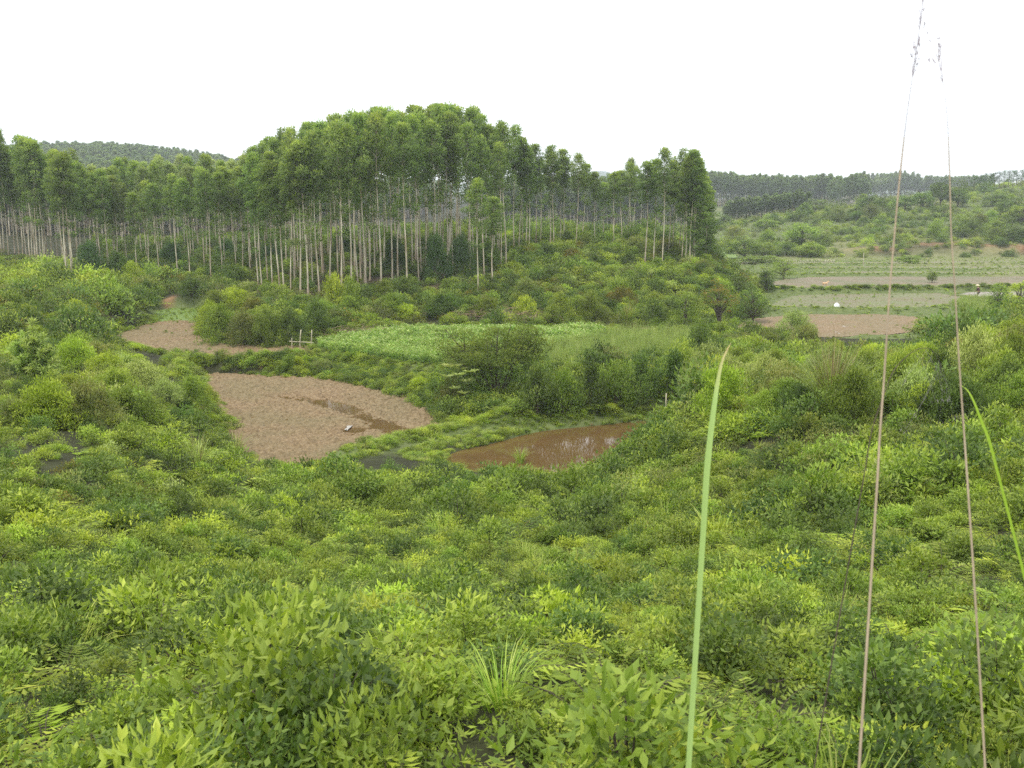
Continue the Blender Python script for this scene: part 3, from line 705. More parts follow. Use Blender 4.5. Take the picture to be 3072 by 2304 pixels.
lib('twig', two_mat(*bush(190, .7, .5, 12, 8, .10, .03, stems=12), [M['deadwood'], M['olive']], 'clump'))
lib('brown', two_mat(*bush(195, .85, .7, 24, 26, .12, .05), [M['wood'], M['brown']], 'clump'))
lib('sprig', two_mat(*bush(196, .5, 1.1, 16, 22, .15, .06, up=.7), [M['wood'], M['lime']], 'clump'))
CLUMPS = proto_collection('undergrowth', LIB)
def choose(kinds, w, k, r):
    w = np.array(w, float); w /= w.sum()
    ch = r.choice(len(kinds), k, p=w)
    out = np.zeros(k, int)
    for i, kd in enumerate(kinds):
        s_ = ch == i; out[s_] = r.choice(KIND[kd], s_.sum())
    return out
def in_fields(x, y, margin=0):
    m_ = np.zeros(x.shape, bool)
    for k, (lv, P) in FIELDS.items(): m_ |= poly_sd(P, x, y) < (margin + (.9 if k == 'meadow' and margin > 0 else 0))
    return m_
def fan_points(k, r, dmin, dmax, smax=.75):
    s = r.uniform(-smax, smax, k); t = r.uniform(log(dmin + 25), log(dmax + 25), k)
    y = np.exp(t) - 25; x = s * (y + 25)
    return x, y

ROOFS = {
 'right': ([612, 650, 662, 690, 735, 750, 920, 940, 985, 1024], [430, 424, 385, 345, 338, 341, 341, 322, 310, 298]),
 'near': ([200, 235, 300, 520, 560, 640, 690], [428, 452, 462, 462, 452, 440, 405]),
 'left': ([0, 85, 105, 113, 140, 170, 200, 232], [0, 0, 325, 345, 353, 359, 363, 366]),
}
r = np.random.default_rng(11)
def cover(name, k, dmin, dmax, cond, kinds, base_w, label, size, cat='undergrowth', roof=None, alt=None, fm=.15, smax=.68, sink=.12, sizeD=None, seed=1, flat_keep=0):
    r = np.random.default_rng(seed)
    x, y = fan_points(k, r, dmin, dmax, smax)
    keep = ~in_fields(x, y, fm); x, y = x[keep], y[keep]
    fl = poly_sd(FLAT, x, y) < 0
    keep = ~fl | (r.uniform(0, 1, len(x)) < flat_keep); x, y = x[keep], y[keep]
    z = ground(x, y, False); px, py = project(x, y, z)
    keep = cond(px, py, x, y); x, y, z = x[keep], y[keep], z[keep]
    k = len(x)
    pick = choose(kinds, base_w, k, r)
    if alt:                                        # patches of other species
        for (kd2, w2, fr, thr, sd2) in alt:
            pm = fbm(x * fr, y * fr, 3, sd2) > thr
            p2 = choose(kd2, w2, k, r); pick = np.where(pm & (r.uniform(0, 1, k) < .85), p2, pick)
    s = size * np.clip(np.exp(r.normal(-.05, .36, k)), .4, 2.1) * (np.clip(y / sizeD, .42, 1.5) if sizeD else 1)
    s *= .6 + .9 * fbm(x * .16, y * .16, 3, 77)
    dm = np.full(len(x), 99.)
    for k_, (lv_, P__) in FIELDS.items(): dm = np.minimum(dm, poly_sd(P__, x, y))
    s *= np.clip(.42 + dm / 4, .42, 1)
    if roof:
        q_ = project(x, y, z + .85 * s)[1]; pxx = project(x, y, z)[0]
        ok_ = (q_ > np.interp(pxx, *ROOFS[roof[0]])) | (y > roof[1]); x, y, z, s, pick = x[ok_], y[ok_], z[ok_], s[ok_], pick[ok_]; k = len(x)
    return scatter(name, CLUMPS, np.stack([x, y, z - sink * s], 1), pick, np.stack([s, s, s * r.uniform(.75, 1.15, k)], 1), label, cat, r)
PLANT_PIX = [(90, 284), (90, 245), (255, 238), (420, 230), (508, 243), (508, 268), (480, 288), (407, 290), (330, 295), (255, 288), (180, 280)]
def in_stand(px, py): return poly_sd(PLANT_PIX, px, py) < 0
mixA = ['lime', 'mid', 'dark', 'olive', 'fern', 'fernd', 'pale', 'grass', 'twig']
ALT = [(['dark', 'mid', 'brown'], [3, 2, 1], .09, .60, 41), (['lime', 'fern', 'mid'], [3, 3, 1], .07, .64, 43), (['olive', 'twig', 'dry'], [3, 1.2, .6], .12, .68, 47)]
cover('undergrowth', 12000, 16, 125, lambda px, py, x, y: (px < 232) & ~in_stand(px, py) & (x < -3) & ~((px > 160) & (px < 178) & (py > 296) & (py < 309)),
      mixA, [5, 3.5, 1.6, 1.4, 3, 1.6, .8, .6, .3], 'bright green scrub and fern covering the left slope down to the brown field', .95, roof=('left', 72), alt=ALT, sizeD=60, seed=21)
cover('undergrowth', 26000, 62, 160, lambda px, py, x, y: (px >= 190) & (px < 790) & ~in_stand(px, py) & (y > 60),
      mixA, [4, 4, 2, 1.0, 1.8, 1.6, .8, .8, .25], 'mixed scrub covering the middle hill below and beside the tall trees', .8, alt=ALT, sizeD=95, seed=22)
cover('undergrowth', 12000, 17, 92, lambda px, py, x, y: (px > 612) & (px - 512 > 100) & ((y < 72) | (px > 900)) & ~((px > 735) & (px < 925) & (y > 66)),
      ['mid', 'lime', 'dark', 'olive', 'fernd', 'sprig', 'pale', 'grass', 'brown'], [4, 3, 2.4, .9, 1.4, .15, .7, .6, .8], 'dense leafy thicket on the near right slope', 1.05, roof=('right', 95), alt=ALT, sizeD=52, seed=23)
cover('undergrowth', 30000, 2.2, 46, lambda px, py, x, y: (y < 19) | ((px > 200) & (px < 690) & (y < np.where((px > 225) & (px < 670), 37.5, 46))),
      ['fern', 'fernd', 'mid', 'lime', 'dark', 'grass'], [3, 3.5, 2.5, 1.5, 1.5, 1.5], 'fern and low scrub falling away on the slope at the viewpoint', .55, roof=('near', 60), sizeD=30, seed=24, smax=.8)
cover('undergrowth', 3800, 17, 40, lambda px, py, x, y: (px > 640) & (y < 40), ['mid', 'dark', 'fernd', 'lime', 'grass'], [4, 2, 2, 1.5, 1.5],
      'low leafy growth under the bushes of the near right slope', .55, roof=('right', 95), seed=29)
cover('undergrowth', 15000, 150, 420, lambda px, py, x, y: (px > 500),
      ['mid', 'olive', 'dark', 'lime', 'pale', 'dry'], [5, 3, 1.8, 2, .6, .8], 'patchy scrub on the far hill across the paddies', 1.25, alt=[(['dark', 'mid'], [3, 1], .03, .58, 51), (['dry', 'grass', 'olive'], [.7, 3, 1], .02, .5, 53)], sizeD=260, seed=25, sink=.25)
cover('forest_floor_scrub', 9000, 88, 215, lambda px, py, x, y: in_stand(px, py),
      ['dark', 'blue' if 'blue' in KIND else 'dark', 'mid', 'olive', 'dry', 'fernd'], [4, 1, 2.5, 1.2, .7, 1.4], 'low scrub on the shaded floor between the bare trunks', .85, sizeD=115, seed=26, fm=.5)
cover('undergrowth', 5200, 49, 70, lambda px, py, x, y: (px > 436) & (px < 735) & (poly_sd(WP([(440, 424), (500, 419), (560, 414), (650, 404), (760, 395), (760, 340), (440, 340)], 0, 0), x, y) < 0),
      ['mid', 'dark', 'lime', 'olive', 'fernd', 'grass'], [4, 2.4, 2.4, 1, 1, 1], 'tangled leafy growth on the right-hand bank up to the reed grass', .8, seed=27, fm=.05)
# banks: leafy growth hanging over the terrace edges
def bank(name, pix, z, n, w, kinds, wts, size, label, seed, cat='undergrowth', zoff=0):
    r = np.random.default_rng(seed); L = [on_plane(px, py, z)[:2] for px, py in pix]
    L = np.array(L); seg = np.hypot(*np.diff(L, axis=0).T); cum = np.r_[0, np.cumsum(seg)]
    q = r.uniform(0, cum[-1], n); x = np.interp(q, cum, L[:, 0]) + r.normal(size=n) * w; y = np.interp(q, cum, L[:, 1]) + r.normal(size=n) * w
    k_ = ~in_fields(x, y, -.15); x, y = x[k_], y[k_]; n = len(x)
    zz = ground(x, y, False); s = size * r.uniform(.6, 1.4, n)
    return scatter(name, CLUMPS, np.stack([x, y, zz - .1 * s + zoff], 1), choose(kinds, wts, n, r), np.stack([s, s, s * r.uniform(.7, 1.1, n)], 1), label, cat, r)
bank('undergrowth', [(196, 370), (250, 370), (330, 374), (385, 384), (428, 402), (448, 416)], 0, 1300, .75, ['mid', 'lime', 'dark', 'olive', 'fernd', 'dry', 'grass'], [4, 3, 2.4, 1.4, 1, .5, 1], .5,
     'leafy growth on the curved bank between the two brown fields', 31)
bank('undergrowth', [(455, 416), (500, 419), (560, 414), (620, 407), (700, 400)], 0, 700, .8, ['mid', 'dark', 'lime', 'fernd', 'olive'], [4, 3.2, 1.6, 1.6, .6], .75,
     'dark leafy growth on the bank behind the narrow grass dike', 32)
bank('undergrowth', [(440, 372), (500, 374), (560, 374), (620, 370), (680, 362)], TZ, 380, .8, ['olive', 'lime', 'mid', 'pale', 'grass'], [2, 3, 3, 1, 1.5], .6,
     'light scrub along the rim of the reed grass terrace', 33)
for j, (L_, h_, wd_, gs) in enumerate(BUNDS):
    r = np.random.default_rng(300 + j); L_ = np.array(L_); seg = np.hypot(*np.diff(L_, axis=0).T); cum = np.r_[0, np.cumsum(seg)]
    far = L_[:, 1].mean() > 70
    n_ = int(cum[-1] * (8 if far else 70)); q = r.uniform(0, cum[-1], n_)
    x = np.interp(q, cum, L_[:, 0]) + r.normal(size=n_) * wd_ * .55; y = np.interp(q, cum, L_[:, 1]) + r.normal(size=n_) * wd_ * .55
    z = ground(x, y, False)
    kk = (['mid', 'dark', 'grass', 'lime'], [3, 1.6, 3, 1.6]) if j == 0 else (['grass', 'mid', 'lime'], [5, 1.4, 1.0]) if far else (['grass'], [1])
    s = gs * ((.62 if j == 0 else .4) if far else .62) * r.uniform(.5, 1.2, n_)
    scatter('grass', CLUMPS, np.stack([x, y, z - .05], 1), choose(*kk, n_, r), np.stack([s, s, s * (.6 if far else .5)], 1),
            ['green growth on the long hedge-like bund behind the second paddy', 'grass on the dike between the nearest right-hand paddies', 'grass on the dike behind the brown paddy', 'grass on a thin dike in the far paddies', 'grass on the farthest dike', 'grass on the short dike by the wet paddy',
             'short grass on the dike at the near end of the ploughed field', 'grass on the narrow dike beside the brown water', 'grass on the path edge below the right-hand paddy'][j], 'grass', r)

def edge_grass(n, x0, x1, y0, y1, reach, size, kinds, w, label, seed, keep=None, hs=.7):
    r = np.random.default_rng(seed); x = r.uniform(x0, x1, n); y = r.uniform(y0, y1, n); dm = np.full(n, 99.)
    for k_, (lv_, P__) in FIELDS.items(): dm = np.minimum(dm, poly_sd(P__, x, y))
    k_ = (dm > -.35 * vnoise(x * .9, y * .9, 4)) & (dm < reach)
    if keep is not None: k_ &= keep(x, y)
    x, y = x[k_], y[k_]; z = ground(x, y, False); s = size * r.uniform(.5, 1.5, len(x)) * (.6 + .8 * vnoise(x * .5, y * .5, 6))
    scatter('grass', CLUMPS, np.stack([x, y, z - .03], 1), choose(kinds, w, len(x), r), np.stack([s, s, s * hs], 1), label, 'grass', r)
edge_grass(16000, -26, 16, 36, 68, 1.8, .34, ['grass', 'mid', 'lime', 'dry'], [6, 1.6, 1.2, .4], 'grass fringing the near ploughed field and the muddy water', 41)
edge_grass(14000, -32, 17, 62, 96, 2.2, .42, ['grass', 'mid', 'lime', 'olive'], [5, 1.6, 1.4, .5], 'grass fringing the terrace fields', 42)
# crops on the terrace
def fill(P, sp, r, jit=.5, rows=0):
    A_ = np.array(P); x0, y0 = A_.min(0); x1, y1 = A_.max(0)
    X, Y = np.meshgrid(np.arange(x0, x1, sp), np.arange(y0, y1, sp)); X = X.ravel() + r.uniform(-jit, jit, X.size) * sp; Y = Y.ravel() + r.uniform(-jit, jit, Y.size) * sp
    k_ = poly_sd(P, X, Y) < -.05; return X[k_], Y[k_]
def crop_plant(seed):
    r = np.random.default_rng(seed); mb = MB(); n_ = 15
    az = np.arange(n_) * 2.4; z = np.linspace(.12, .62, n_)
    c = np.stack([0 * z, 0 * z, z], 1); D = np.stack([np.cos(az), np.sin(az), .55 + 0 * z], 1)
    mb.leaves(c, D, .30 * (1.15 - .5 * z), .09, r, np.clip(z + r.normal(size=n_) * .15, 0, 1), 1)
    mb.tube([[0, 0, 0], [0, 0, .62]], [.012, .008], 3, m=1)
    blob_leaves(mb, [0, 0, .67], .05, 3, .065, .03, r, up=.9, m=0)
    return mb.mesh('crop_plant', [M['cropw'], M['crop']])
CROP = proto_collection('crop_plant', [crop_plant(i) for i in range(4)])
r = np.random.default_rng(50)
x, y = fill(FIELDS['crop'][1], .23, r, .4)
z = ground(x, y, False)
scatter('crop_plants', CROP, np.stack([x, y, z], 1), r.integers(0, 4, len(x)), r.uniform(.6, 1.2, len(x)) * (.45 + 1.0 * fbm(x * .3, y * .3, 3, 3)), 'dense pale green crop with whitish tips on the terrace', 'crop', r, .12)
REED = proto_collection('reed_grass', [two_mat(None, tuft(210 + i, 60, 1.15, .22, .018, .35, wilt=.4), [M['wood'], M['reed']], 'reed_grass') for i in range(4)])
x, y = fill(FIELDS['reed'][1], .5, r, .5); z = ground(x, y, False)
scatter('reed_grass', REED, np.stack([x, y, z], 1), r.integers(0, 4, len(x)), r.uniform(.6, 1.15, len(x)), 'tall upright light green grass beside the crop field', 'tall grass', r, .06)
for key, sp, sz, lab in (('meadow', .55, .22, 'short grass of the small meadow between the slopes'), ('pad_b', 1.3, .22, 'thin grass growing in the greenish paddy'), ('pad_d', 1.4, .3, 'thin grass growing in the pale green paddy'),
                    ('pad_e', 1.4, .3, 'thin grass growing in the narrow far paddy'), ('pad_f', 1.5, .3, 'thin grass growing in the farthest paddy'), ('pad_a', 2.2, .2, 'sparse weeds in the nearest right-hand paddy'), ('upper', 1.9, .2, 'sparse weeds on the brown terrace field')):
    x, y = fill(FIELDS[key][1], sp, r); z = np.full(len(x), FIELDS[key][0] + .0)
    s = sz * r.uniform(.5, 1.4, len(x))
    scatter('grass', CLUMPS, np.stack([x, y, z], 1), choose(['grass', 'mid'], [6, 1], len(x), r), np.stack([s, s, s], 1), lab, 'grass', r, .1)
# open ground of the paddy flat that no field covers
x = r.uniform(15, 190, 26000); y = r.uniform(72, 205, 26000)
k_ = (poly_sd(FLAT, x, y) < .5) & ~in_fields(x, y, .1); x, y = x[k_], y[k_]; z = ground(x, y, False); s = r.uniform(.15, .4, len(x))
scatter('grass', CLUMPS, np.stack([x, y, z], 1), choose(['grass', 'mid', 'olive', 'dry'], [6, 1, .6, .5], len(x), r), np.stack([s, s, s * .5], 1), 'rough grass between the right-hand paddies', 'grass', r, .1)
# lush patch near the right thickets
P_l = WP([(945, 309), (960, 299), (1000, 299), (1060, 302), (1060, 314), (985, 316)], 0, 1)
x, y = fill(P_l, .5, r); z = ground(x, y, False)
scatter('grass', REED, np.stack([x, y, z], 1), r.integers(0, 4, len(x)), r.uniform(.4, .7, len(x)), 'bright lush grass patch in front of the wading person', 'grass', r, .1)
P_g = WP([(440, 426), (470, 421), (505, 422), (520, 428), (480, 431), (450, 430)], 0, 1)
x, y = fill(P_g, .22, r); z = ground(x, y, False)
s = r.uniform(.3, .6, len(x))
scatter('grass', CLUMPS, np.stack([x, y, z], 1), choose(['grass', 'lime'], [2, 1], len(x), r), s, 'bright yellow-green mound of weeds at the corner of the ploughed field', 'grass', r, .1)

# ------------------------------------------------------------------ eucalyptus trees, each its own thing
EU = []
for i, (c_, R_e, lt) in enumerate([(.58, 1.35, 3), (.62, 1.25, 4), (.52, 1.4, 2), (.68, 1.2, 5), (.60, 1.5, 3), (.55, 1.35, 2), (.64, 1.4, 5), (.62, 1.2, 3), (.14, 1.6, 4), (.68, 1.45, 6)]):
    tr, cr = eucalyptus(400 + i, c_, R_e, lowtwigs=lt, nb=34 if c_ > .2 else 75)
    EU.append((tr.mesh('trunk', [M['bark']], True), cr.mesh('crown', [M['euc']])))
EG = []
for i in range(3):
    tr, cr = eucalyptus(430 + i, .55, 1.4, lowtwigs=4, nb=42)
    EG.append((tr.mesh('trunk', [M['bark']], True), cr.mesh('crown', [M['euc_grey']])))
NEU = [0]
def place_euc(px, py, ytop, label, group, kind=None, D=None, grey=False, wide=1.0):
    if D is None: x, y, z = hit(px, py, 40)
    else: x, y, z = at(px, py, D); z = gz(x, y)
    top = CAM_H - float(T(ytop)) * y
    h = max(7.5, min(24, top - z + .1))
    i = kind if kind is not None else random.choice([0, 1, 2, 3, 4, 5, 6, 7, 9])
    tm, cm = (EG[random.randrange(3)] if grey else EU[i])
    sz = h / 16.15; sx = (.62 + .38 * sz) * random.uniform(.88, 1.14) * wide
    o = thing('eucalyptus_tree', (x, y, z), label, 'tree', group, random.uniform(0, 6.28), (sx, sx, sz))
    o.rotation_euler[0] = random.gauss(0, .008); o.rotation_euler[1] = random.gauss(0, .012)
    link('trunk', tm, o); link('crown', cm, o); NEU[0] += 1
    return o
SKY = [(0,118),(12,122),(20,140),(37,128),(48,142),(60,152),(72,143),(85,147),(95,160),(106,165),(127,153),(145,156),(159,155),(175,152),(188,154),(211,153),(225,158),(235,153),(243,158),(248,150),(255,145),(273,134),(291,124),(307,118),(324,118),(343,109),(362,108),(379,105),(400,105),(414,102),(426,103),(440,101),(455,103),(468,105),(479,105),(495,112),(508,118),(518,134),(526,146),(536,144),(549,144),(562,149),(577,153),(595,171),(612,171),(629,158),(645,158),(651,152),(660,146),(670,160),(679,150),(690,148),(700,163),(708,178),(712,189)]
def skyline(px): return float(np.interp(px, [a for a, b in SKY], [b for a, b in SKY]))
# left edge group and two tight clumps
for px, py in [(0,254),(1.5,255),(4,254),(8.5,255),(-6,255),(-14,256),(15,254),(19,255),(-24,257),(23,256),(27,258)]:
    place_euc(px, py, skyline(max(px, 0)) + random.uniform(0, 8) if px < 12 else random.uniform(142, 165), 'tall pale-trunked eucalyptus in the dark group at the far left edge', 'eucalyptus trees at the left edge')
for px, py in [(30.5,262),(33,263),(35.5,264),(37,266),(39,267),(41,266),(44,267),(46,266),(48,262),(52,260)]:
    place_euc(px, py, skyline(px) + random.uniform(0, 14), 'tall eucalyptus in the close clump second from the left edge', 'second clump of eucalyptus trees from the left')
for px, py in [(66,277),(67.5,278),(69,276),(71.5,278),(73,277),(74.5,278),(78,270),(82,268)]:
    place_euc(px, py, skyline(px) + random.uniform(0, 16) if px < 76 else 160, 'eucalyptus in the tight clump of pale trunks ending the left slope', 'tight eucalyptus clump at the end of the left slope', kind=random.choice([0, 2, 5, 4]))
for px, py, yt in [(58, 259, 152), (63, 262, 150), (88, 268, 165), (93, 264, 172), (97, 262, 170), (79, 262, 150)]:
    place_euc(px, py, yt, 'slender eucalyptus standing behind the tight left clump', 'slender trees behind the left clumps')
# left stand, front row
for px, py, yt in [(102,271,172),(108.5,274,168),(110,272,176),(118,271,175),(115,260,168),(128,270,184),(138,277,192),(148.5,272,180),(159,280,183),(178,278,174),(190,281,178),(205,271,166),(211,281,168),(222,277,171),(225,269,165),(236,269,170),(243,275,166),(251,269,158)]:
    place_euc(px, py, yt, 'pale-trunked eucalyptus in the front row of the stand left of centre', 'front row of the left eucalyptus stand', wide=.95)
for k in range(36):
    px = 95 + 158 * ((k + random.random()) / 36); py = random.uniform(246, 265)
    place_euc(px, py, skyline(px) + abs(random.gauss(0, 9)), 'grey-green eucalyptus deeper in the stand left of centre', 'back rows of the left eucalyptus stand', grey=random.random() < .6)
# central stand, front trees
single = {407: 'tall eucalyptus with a straight thick trunk standing forward at the centre of the main stand',
          478: 'short bushy-topped eucalyptus standing alone in front, right of the dark understory bushes',
          342: 'front eucalyptus with pale trunk above the yellow-green bush by the crop field',
          492.6: 'eucalyptus with the broad low crown, first to the right of the lone short one'}
for px, py, yt in [(258.6,290,152),(262,290,168),(273,292,150),(280,292,160),(284,292,172),(291,295,150),(300.5,296,146),(308,297,140),(319.5,298,131),(342,298,122),(351,296,124),(366,289,111),(381,291,111),(407,292,120.7),(478,296,178),
                   (251,275,166),(268,284,165),(295,285,140),(313,288,135),(330,286,125),(323,277,128),(338,275,125),(361,282,116),(365,284,118),(370,281,112),(358,289,130),(392,283,112),(398,280,120),(419,281,112),(417,263,104),(441,252,102),(447,271,110),(453,269,112),(492.6,284,196),(501,272,140),(506,268.6,122),(484,276,135),(470,274,121),(435,275,118)]:
    place_euc(px, py, yt, single.get(px, 'pale-trunked eucalyptus in the front rows of the tall central stand'), None if px in single else 'front rows of the central eucalyptus stand')
for k in range(66):
    px = 256 + 246 * ((k + random.random()) / 66)
    py = random.uniform(243 if px > 300 else 256, 276) if px < 440 else random.uniform(240, 262)
    place_euc(px, py, skyline(px) + abs(random.gauss(0, 8)), 'eucalyptus in the back rows of the tall central stand', 'back rows of the central eucalyptus stand')
for px, py, yt in [(514, 253, 124), (519, 252, 136), (526,251,143),(529,250.5,150),(523, 247, 146)]:
    place_euc(px, py, yt, 'eucalyptus at the right-hand end of the tall central stand', 'right end of the central eucalyptus stand')
for px, py, yt in [(536, 244, 143), (540.6,242.7,158),(550,249,144),(553.5,249,152),(561,245.7,148),(565,245.7,156),(576,247.5,153),(582,244,163),(595,245.7,171),(613,247,171),(604,243,182)]:
    place_euc(px, py, yt, 'thin open-crowned eucalyptus in the gap between the central stand and the right clump', 'thin trees between the stands', kind=random.choice([1, 3, 6]))
for px, py, yt in [(622,243,170),(627,243,162),(630,238,158),(633,241,166)]:
    place_euc(px, py, yt, 'eucalyptus on the left side of the right clump, seen behind it', 'left side of the right clump')
for i, (px, py, yt, kd) in enumerate([(645,268,160,1),(653.5,267,158,3),(662,269,146,1),(679,261,150,0),(681.5,267,162,2),(685,267,156,4),(690,267,148,5),(692,266,150,2),(694,266,158,8),(687,264,153,0),(698,262,165,8),(703,262,176,8),(668,262,160,4),(672, 260, 158, 0),(705,265,186,8)]):
    lb = {0: 'leftmost tree of the right-hand clump, bare slender trunk', 2: 'third tree of the right-hand clump with the high pointed top', 14: 'low leafy eucalyptus forming the right edge of the right-hand clump'}
    place_euc(px, py, yt, lb.get(i, 'eucalyptus in the dense right-hand clump'), None if i in lb else 'right-hand eucalyptus clump', kind=kd)
ORD = 'first second third fourth fifth sixth seventh eighth ninth tenth eleventh twelfth thirteenth fourteenth fifteenth sixteenth seventeenth eighteenth nineteenth twentieth'.split()
ORD += ['twenty-' + w for w in ORD[:9]] + ['thirtieth'] + ['thirty-' + w for w in ORD[:9]]
def ordinal_labels(group, text):
    L_ = [o for o in COL.objects if o.get('group') == group]; L_.sort(key=lambda o: o.location.x / o.location.y)
    hs = sorted(o.scale.z for o in L_)
    for i, o in enumerate(L_):
        q = 'tall' if o.scale.z > hs[len(hs) * 2 // 3] else 'shorter' if o.scale.z < hs[len(hs) // 3] else 'slender'
        o['label'] = text % (q, ORD[i])
for g_, t_ in (('eucalyptus trees at the left edge', '%s dark eucalyptus at the left edge, %s trunk from the left'), ('second clump of eucalyptus trees from the left', '%s pale trunk, %s from the left in the second clump from the edge'),
               ('tight eucalyptus clump at the end of the left slope', '%s pale trunk, %s from the left in the tight clump ending the slope'), ('slender trees behind the left clumps', '%s eucalyptus behind the left clumps, %s from the left'),
               ('front row of the left eucalyptus stand', '%s front-row eucalyptus, %s from the left in the stand above the meadow'), ('front rows of the central eucalyptus stand', '%s front eucalyptus, %s pale trunk from the left in the central stand'),
               ('right end of the central eucalyptus stand', '%s eucalyptus ending the central stand, %s from the left'), ('thin trees between the stands', '%s thin open-crowned eucalyptus in the gap, %s from the left'),
               ('left side of the right clump', '%s eucalyptus behind the right clump, %s from the left'), ('right-hand eucalyptus clump', '%s eucalyptus in the dense right-hand clump, %s from the left')):
    ordinal_labels(g_, t_)
print("eucalyptus things", NEU[0])

# far plantations and wooded hills: masses nobody could count
def far_tree(seed, grey=False, cs_=.4, H=16):
    tr, cr = eucalyptus(seed, cs_, 1.5, H, nb=26, per=22, L=.55, Wd=.26, lowtwigs=2, bl=.5)
    return two_mat(tr, cr, [M['bark'], M['euc_far']], 'far_tree')
FAR = proto_collection('far_tree', [far_tree(500 + i, cs_=c) for i, c in enumerate([.55, .6, .5, .52])])
def forest(name, pts, hs, label, seed, wide=1.0):
    r = np.random.default_rng(seed); pts = np.array(pts); x, y = pts.T; z = ground(x, y, False); h = np.array(hs) / 16.2
    w = (h ** .5) * wide * r.uniform(.85, 1.2, len(x))
    return scatter(name, FAR, np.stack([x, y, z], 1), r.integers(0, 4, len(x)), np.stack([w, w, h * r.uniform(.88, 1.06, len(x))], 1), label, 'forest', r, .01)
def xat(px, D): return (px - CX) / FPX / (cos(PITCH) + (CY - 200) / FPX * sin(PITCH)) * D
r = np.random.default_rng(60)
pts = [(xat(a, D), D) for D in (505, 509, 513, 518, 524, 531, 540) for a in np.arange(690, 832, 2.2 * 505 / D) + r.uniform(-.8, .8)]
pts = [(x + r.normal() * .5, y + r.normal() * .8) for x, y in pts]
forest('plantation_forest', pts, r.uniform(14.5, 17, len(pts)), 'dark even plantation on the far ridge right of the clump', 61)
pts = [(xat(a, D) + r.normal(), D + r.normal()) for D in (470, 476, 483, 490, 500) for a in np.arange(832, 866, 2.4)]
forest('plantation_forest', pts, r.uniform(12, 16.5, len(pts)), 'loose end of the far plantation, nearer with visible trunks', 62)
pts = [(xat(a, D) + r.normal() * 1.5, D + r.normal() * 2) for D in (690, 698, 706, 714, 724, 736) for a in np.arange(850, 990, 2.2)]
forest('plantation_forest', pts, [15.5 + 3 * exp(-((x - xat(893, 700)) / 8) ** 2) + 3 * exp(-((x - xat(908, 700)) / 9) ** 2) + r.uniform(-1, 1) for x, y in pts], 'hazy tree line on the farthest ridge at the right', 63)
pts = [(xat(a, D) + r.normal() * .4, D + r.normal() * .4) for D in (326, 330, 334, 338, 343, 348) for a in np.arange(728, 808, 2.6)]
forest('plantation_forest', pts, r.uniform(6.2, 8, len(pts)), 'small young plantation in the valley below the far ridge', 64)
pts = [(xat(a, D) + r.normal() * 1.2, D + r.normal() * 2) for D in np.arange(330, 420, 7) for a in np.arange(480, 690, 3.2)]
forest('plantation_forest', pts, r.uniform(12, 16, len(pts)), 'hazy forest seen through the gap between the stands', 65)
x = r.uniform(-480, -40, 9000); y = r.uniform(400, 680, 9000)
k_ = (fbm(x * .02, y * .02, 2, 2) > .2); x, y = x[k_], y[k_]
forest('hillside_forest', np.stack([x, y], 1), r.uniform(11, 15, len(x)), 'dense wooded hill rising behind the trees on the left', 66, 1.4)
x = r.uniform(-150, -40, 900); y = r.uniform(185, 330, 900)
forest('hillside_forest', np.stack([x, y], 1), r.uniform(9, 13, len(x)), 'darker woods showing between the trunks of the left stand', 67, 1.3)

# ------------------------------------------------------------------ single shrubs, small trees, pines
SH = {}
def shrub_kind(key, st, mb, mat, sname='stems', fname='foliage', wood='wood'):
    SH.setdefault(key, []).append((st.mesh(sname, [M[wood]]) if st is not None and st.V else None, mb.mesh(fname, [M[mat]]), sname, fname))
for i in range(3):
    shrub_kind('mid', *bush(600 + i, 1, .95, 44, 60, .10, .045, bl=.27), 'mid'); shrub_kind('dark', *bush(610 + i, 1, .95, 44, 60, .10, .05, bl=.27), 'dark')
    shrub_kind('lime', *bush(620 + i, 1, .95, 40, 60, .11, .05, bl=.25, up=.5), 'lime')
for i in range(2):
    shrub_kind('olive', *bush(630 + i, 1, .9, 40, 56, .10, .04, bl=.27), 'olive'); shrub_kind('pale', *bush(640 + i, 1, .95, 34, 44, .11, .045, bl=.27), 'pale')
    shrub_kind('brown', *bush(645 + i, 1, .9, 46, 60, .10, .045, bl=.27), 'brown'); shrub_kind('blue', *bush(647 + i, 1, 1.1, 40, 56, .12, .05, bl=.3), 'blue')
def shrub(name, px, py, w, h, key, label, cat='shrub', group=None, D=None, base_pix=True, zoff=0):
    """w,h in metres; px,py = pixel of its foot"""
    x, y, z = hit(px, py, 20) if D is None else (at(px, py, D)[0], D, gz(at(px, py, D)[0], D))
    if w > 2.7: st, fo, sn, fn = random.choice(BIG[key]); sc_ = (w / 3.9, w / 3.9, h / 2.05)
    else: st, fo, sn, fn = random.choice(SH[key]); sc_ = (w / 2.15, w / 2.15, h / 1.15)
    o = thing(name, (x, y, z - .05 * h + zoff), label, cat, group, random.uniform(0, 6.28), sc_)
    if st: link(sn, st, o)
    link(fn, fo, o); return o
BIG = {}
for key, mat, n_ in (('mid', 'mid', 2), ('dark', 'dark', 2), ('lime', 'lime', 2), ('olive', 'olive', 1), ('brown', 'brown', 1), ('pale', 'pale', 1), ('blue', 'blue', 2)):
    for i in range(n_):
        st_, mb_ = bush(900 + 7 * len(BIG) + i, 1.8, 1.75, 135, 62, .13, .055, bl=.36, stems=14, up=.4)
        BIG.setdefault(key, []).append((st_.mesh('stems', [M['wood']]), mb_.mesh('foliage', [M[mat]]), 'stems', 'foliage'))
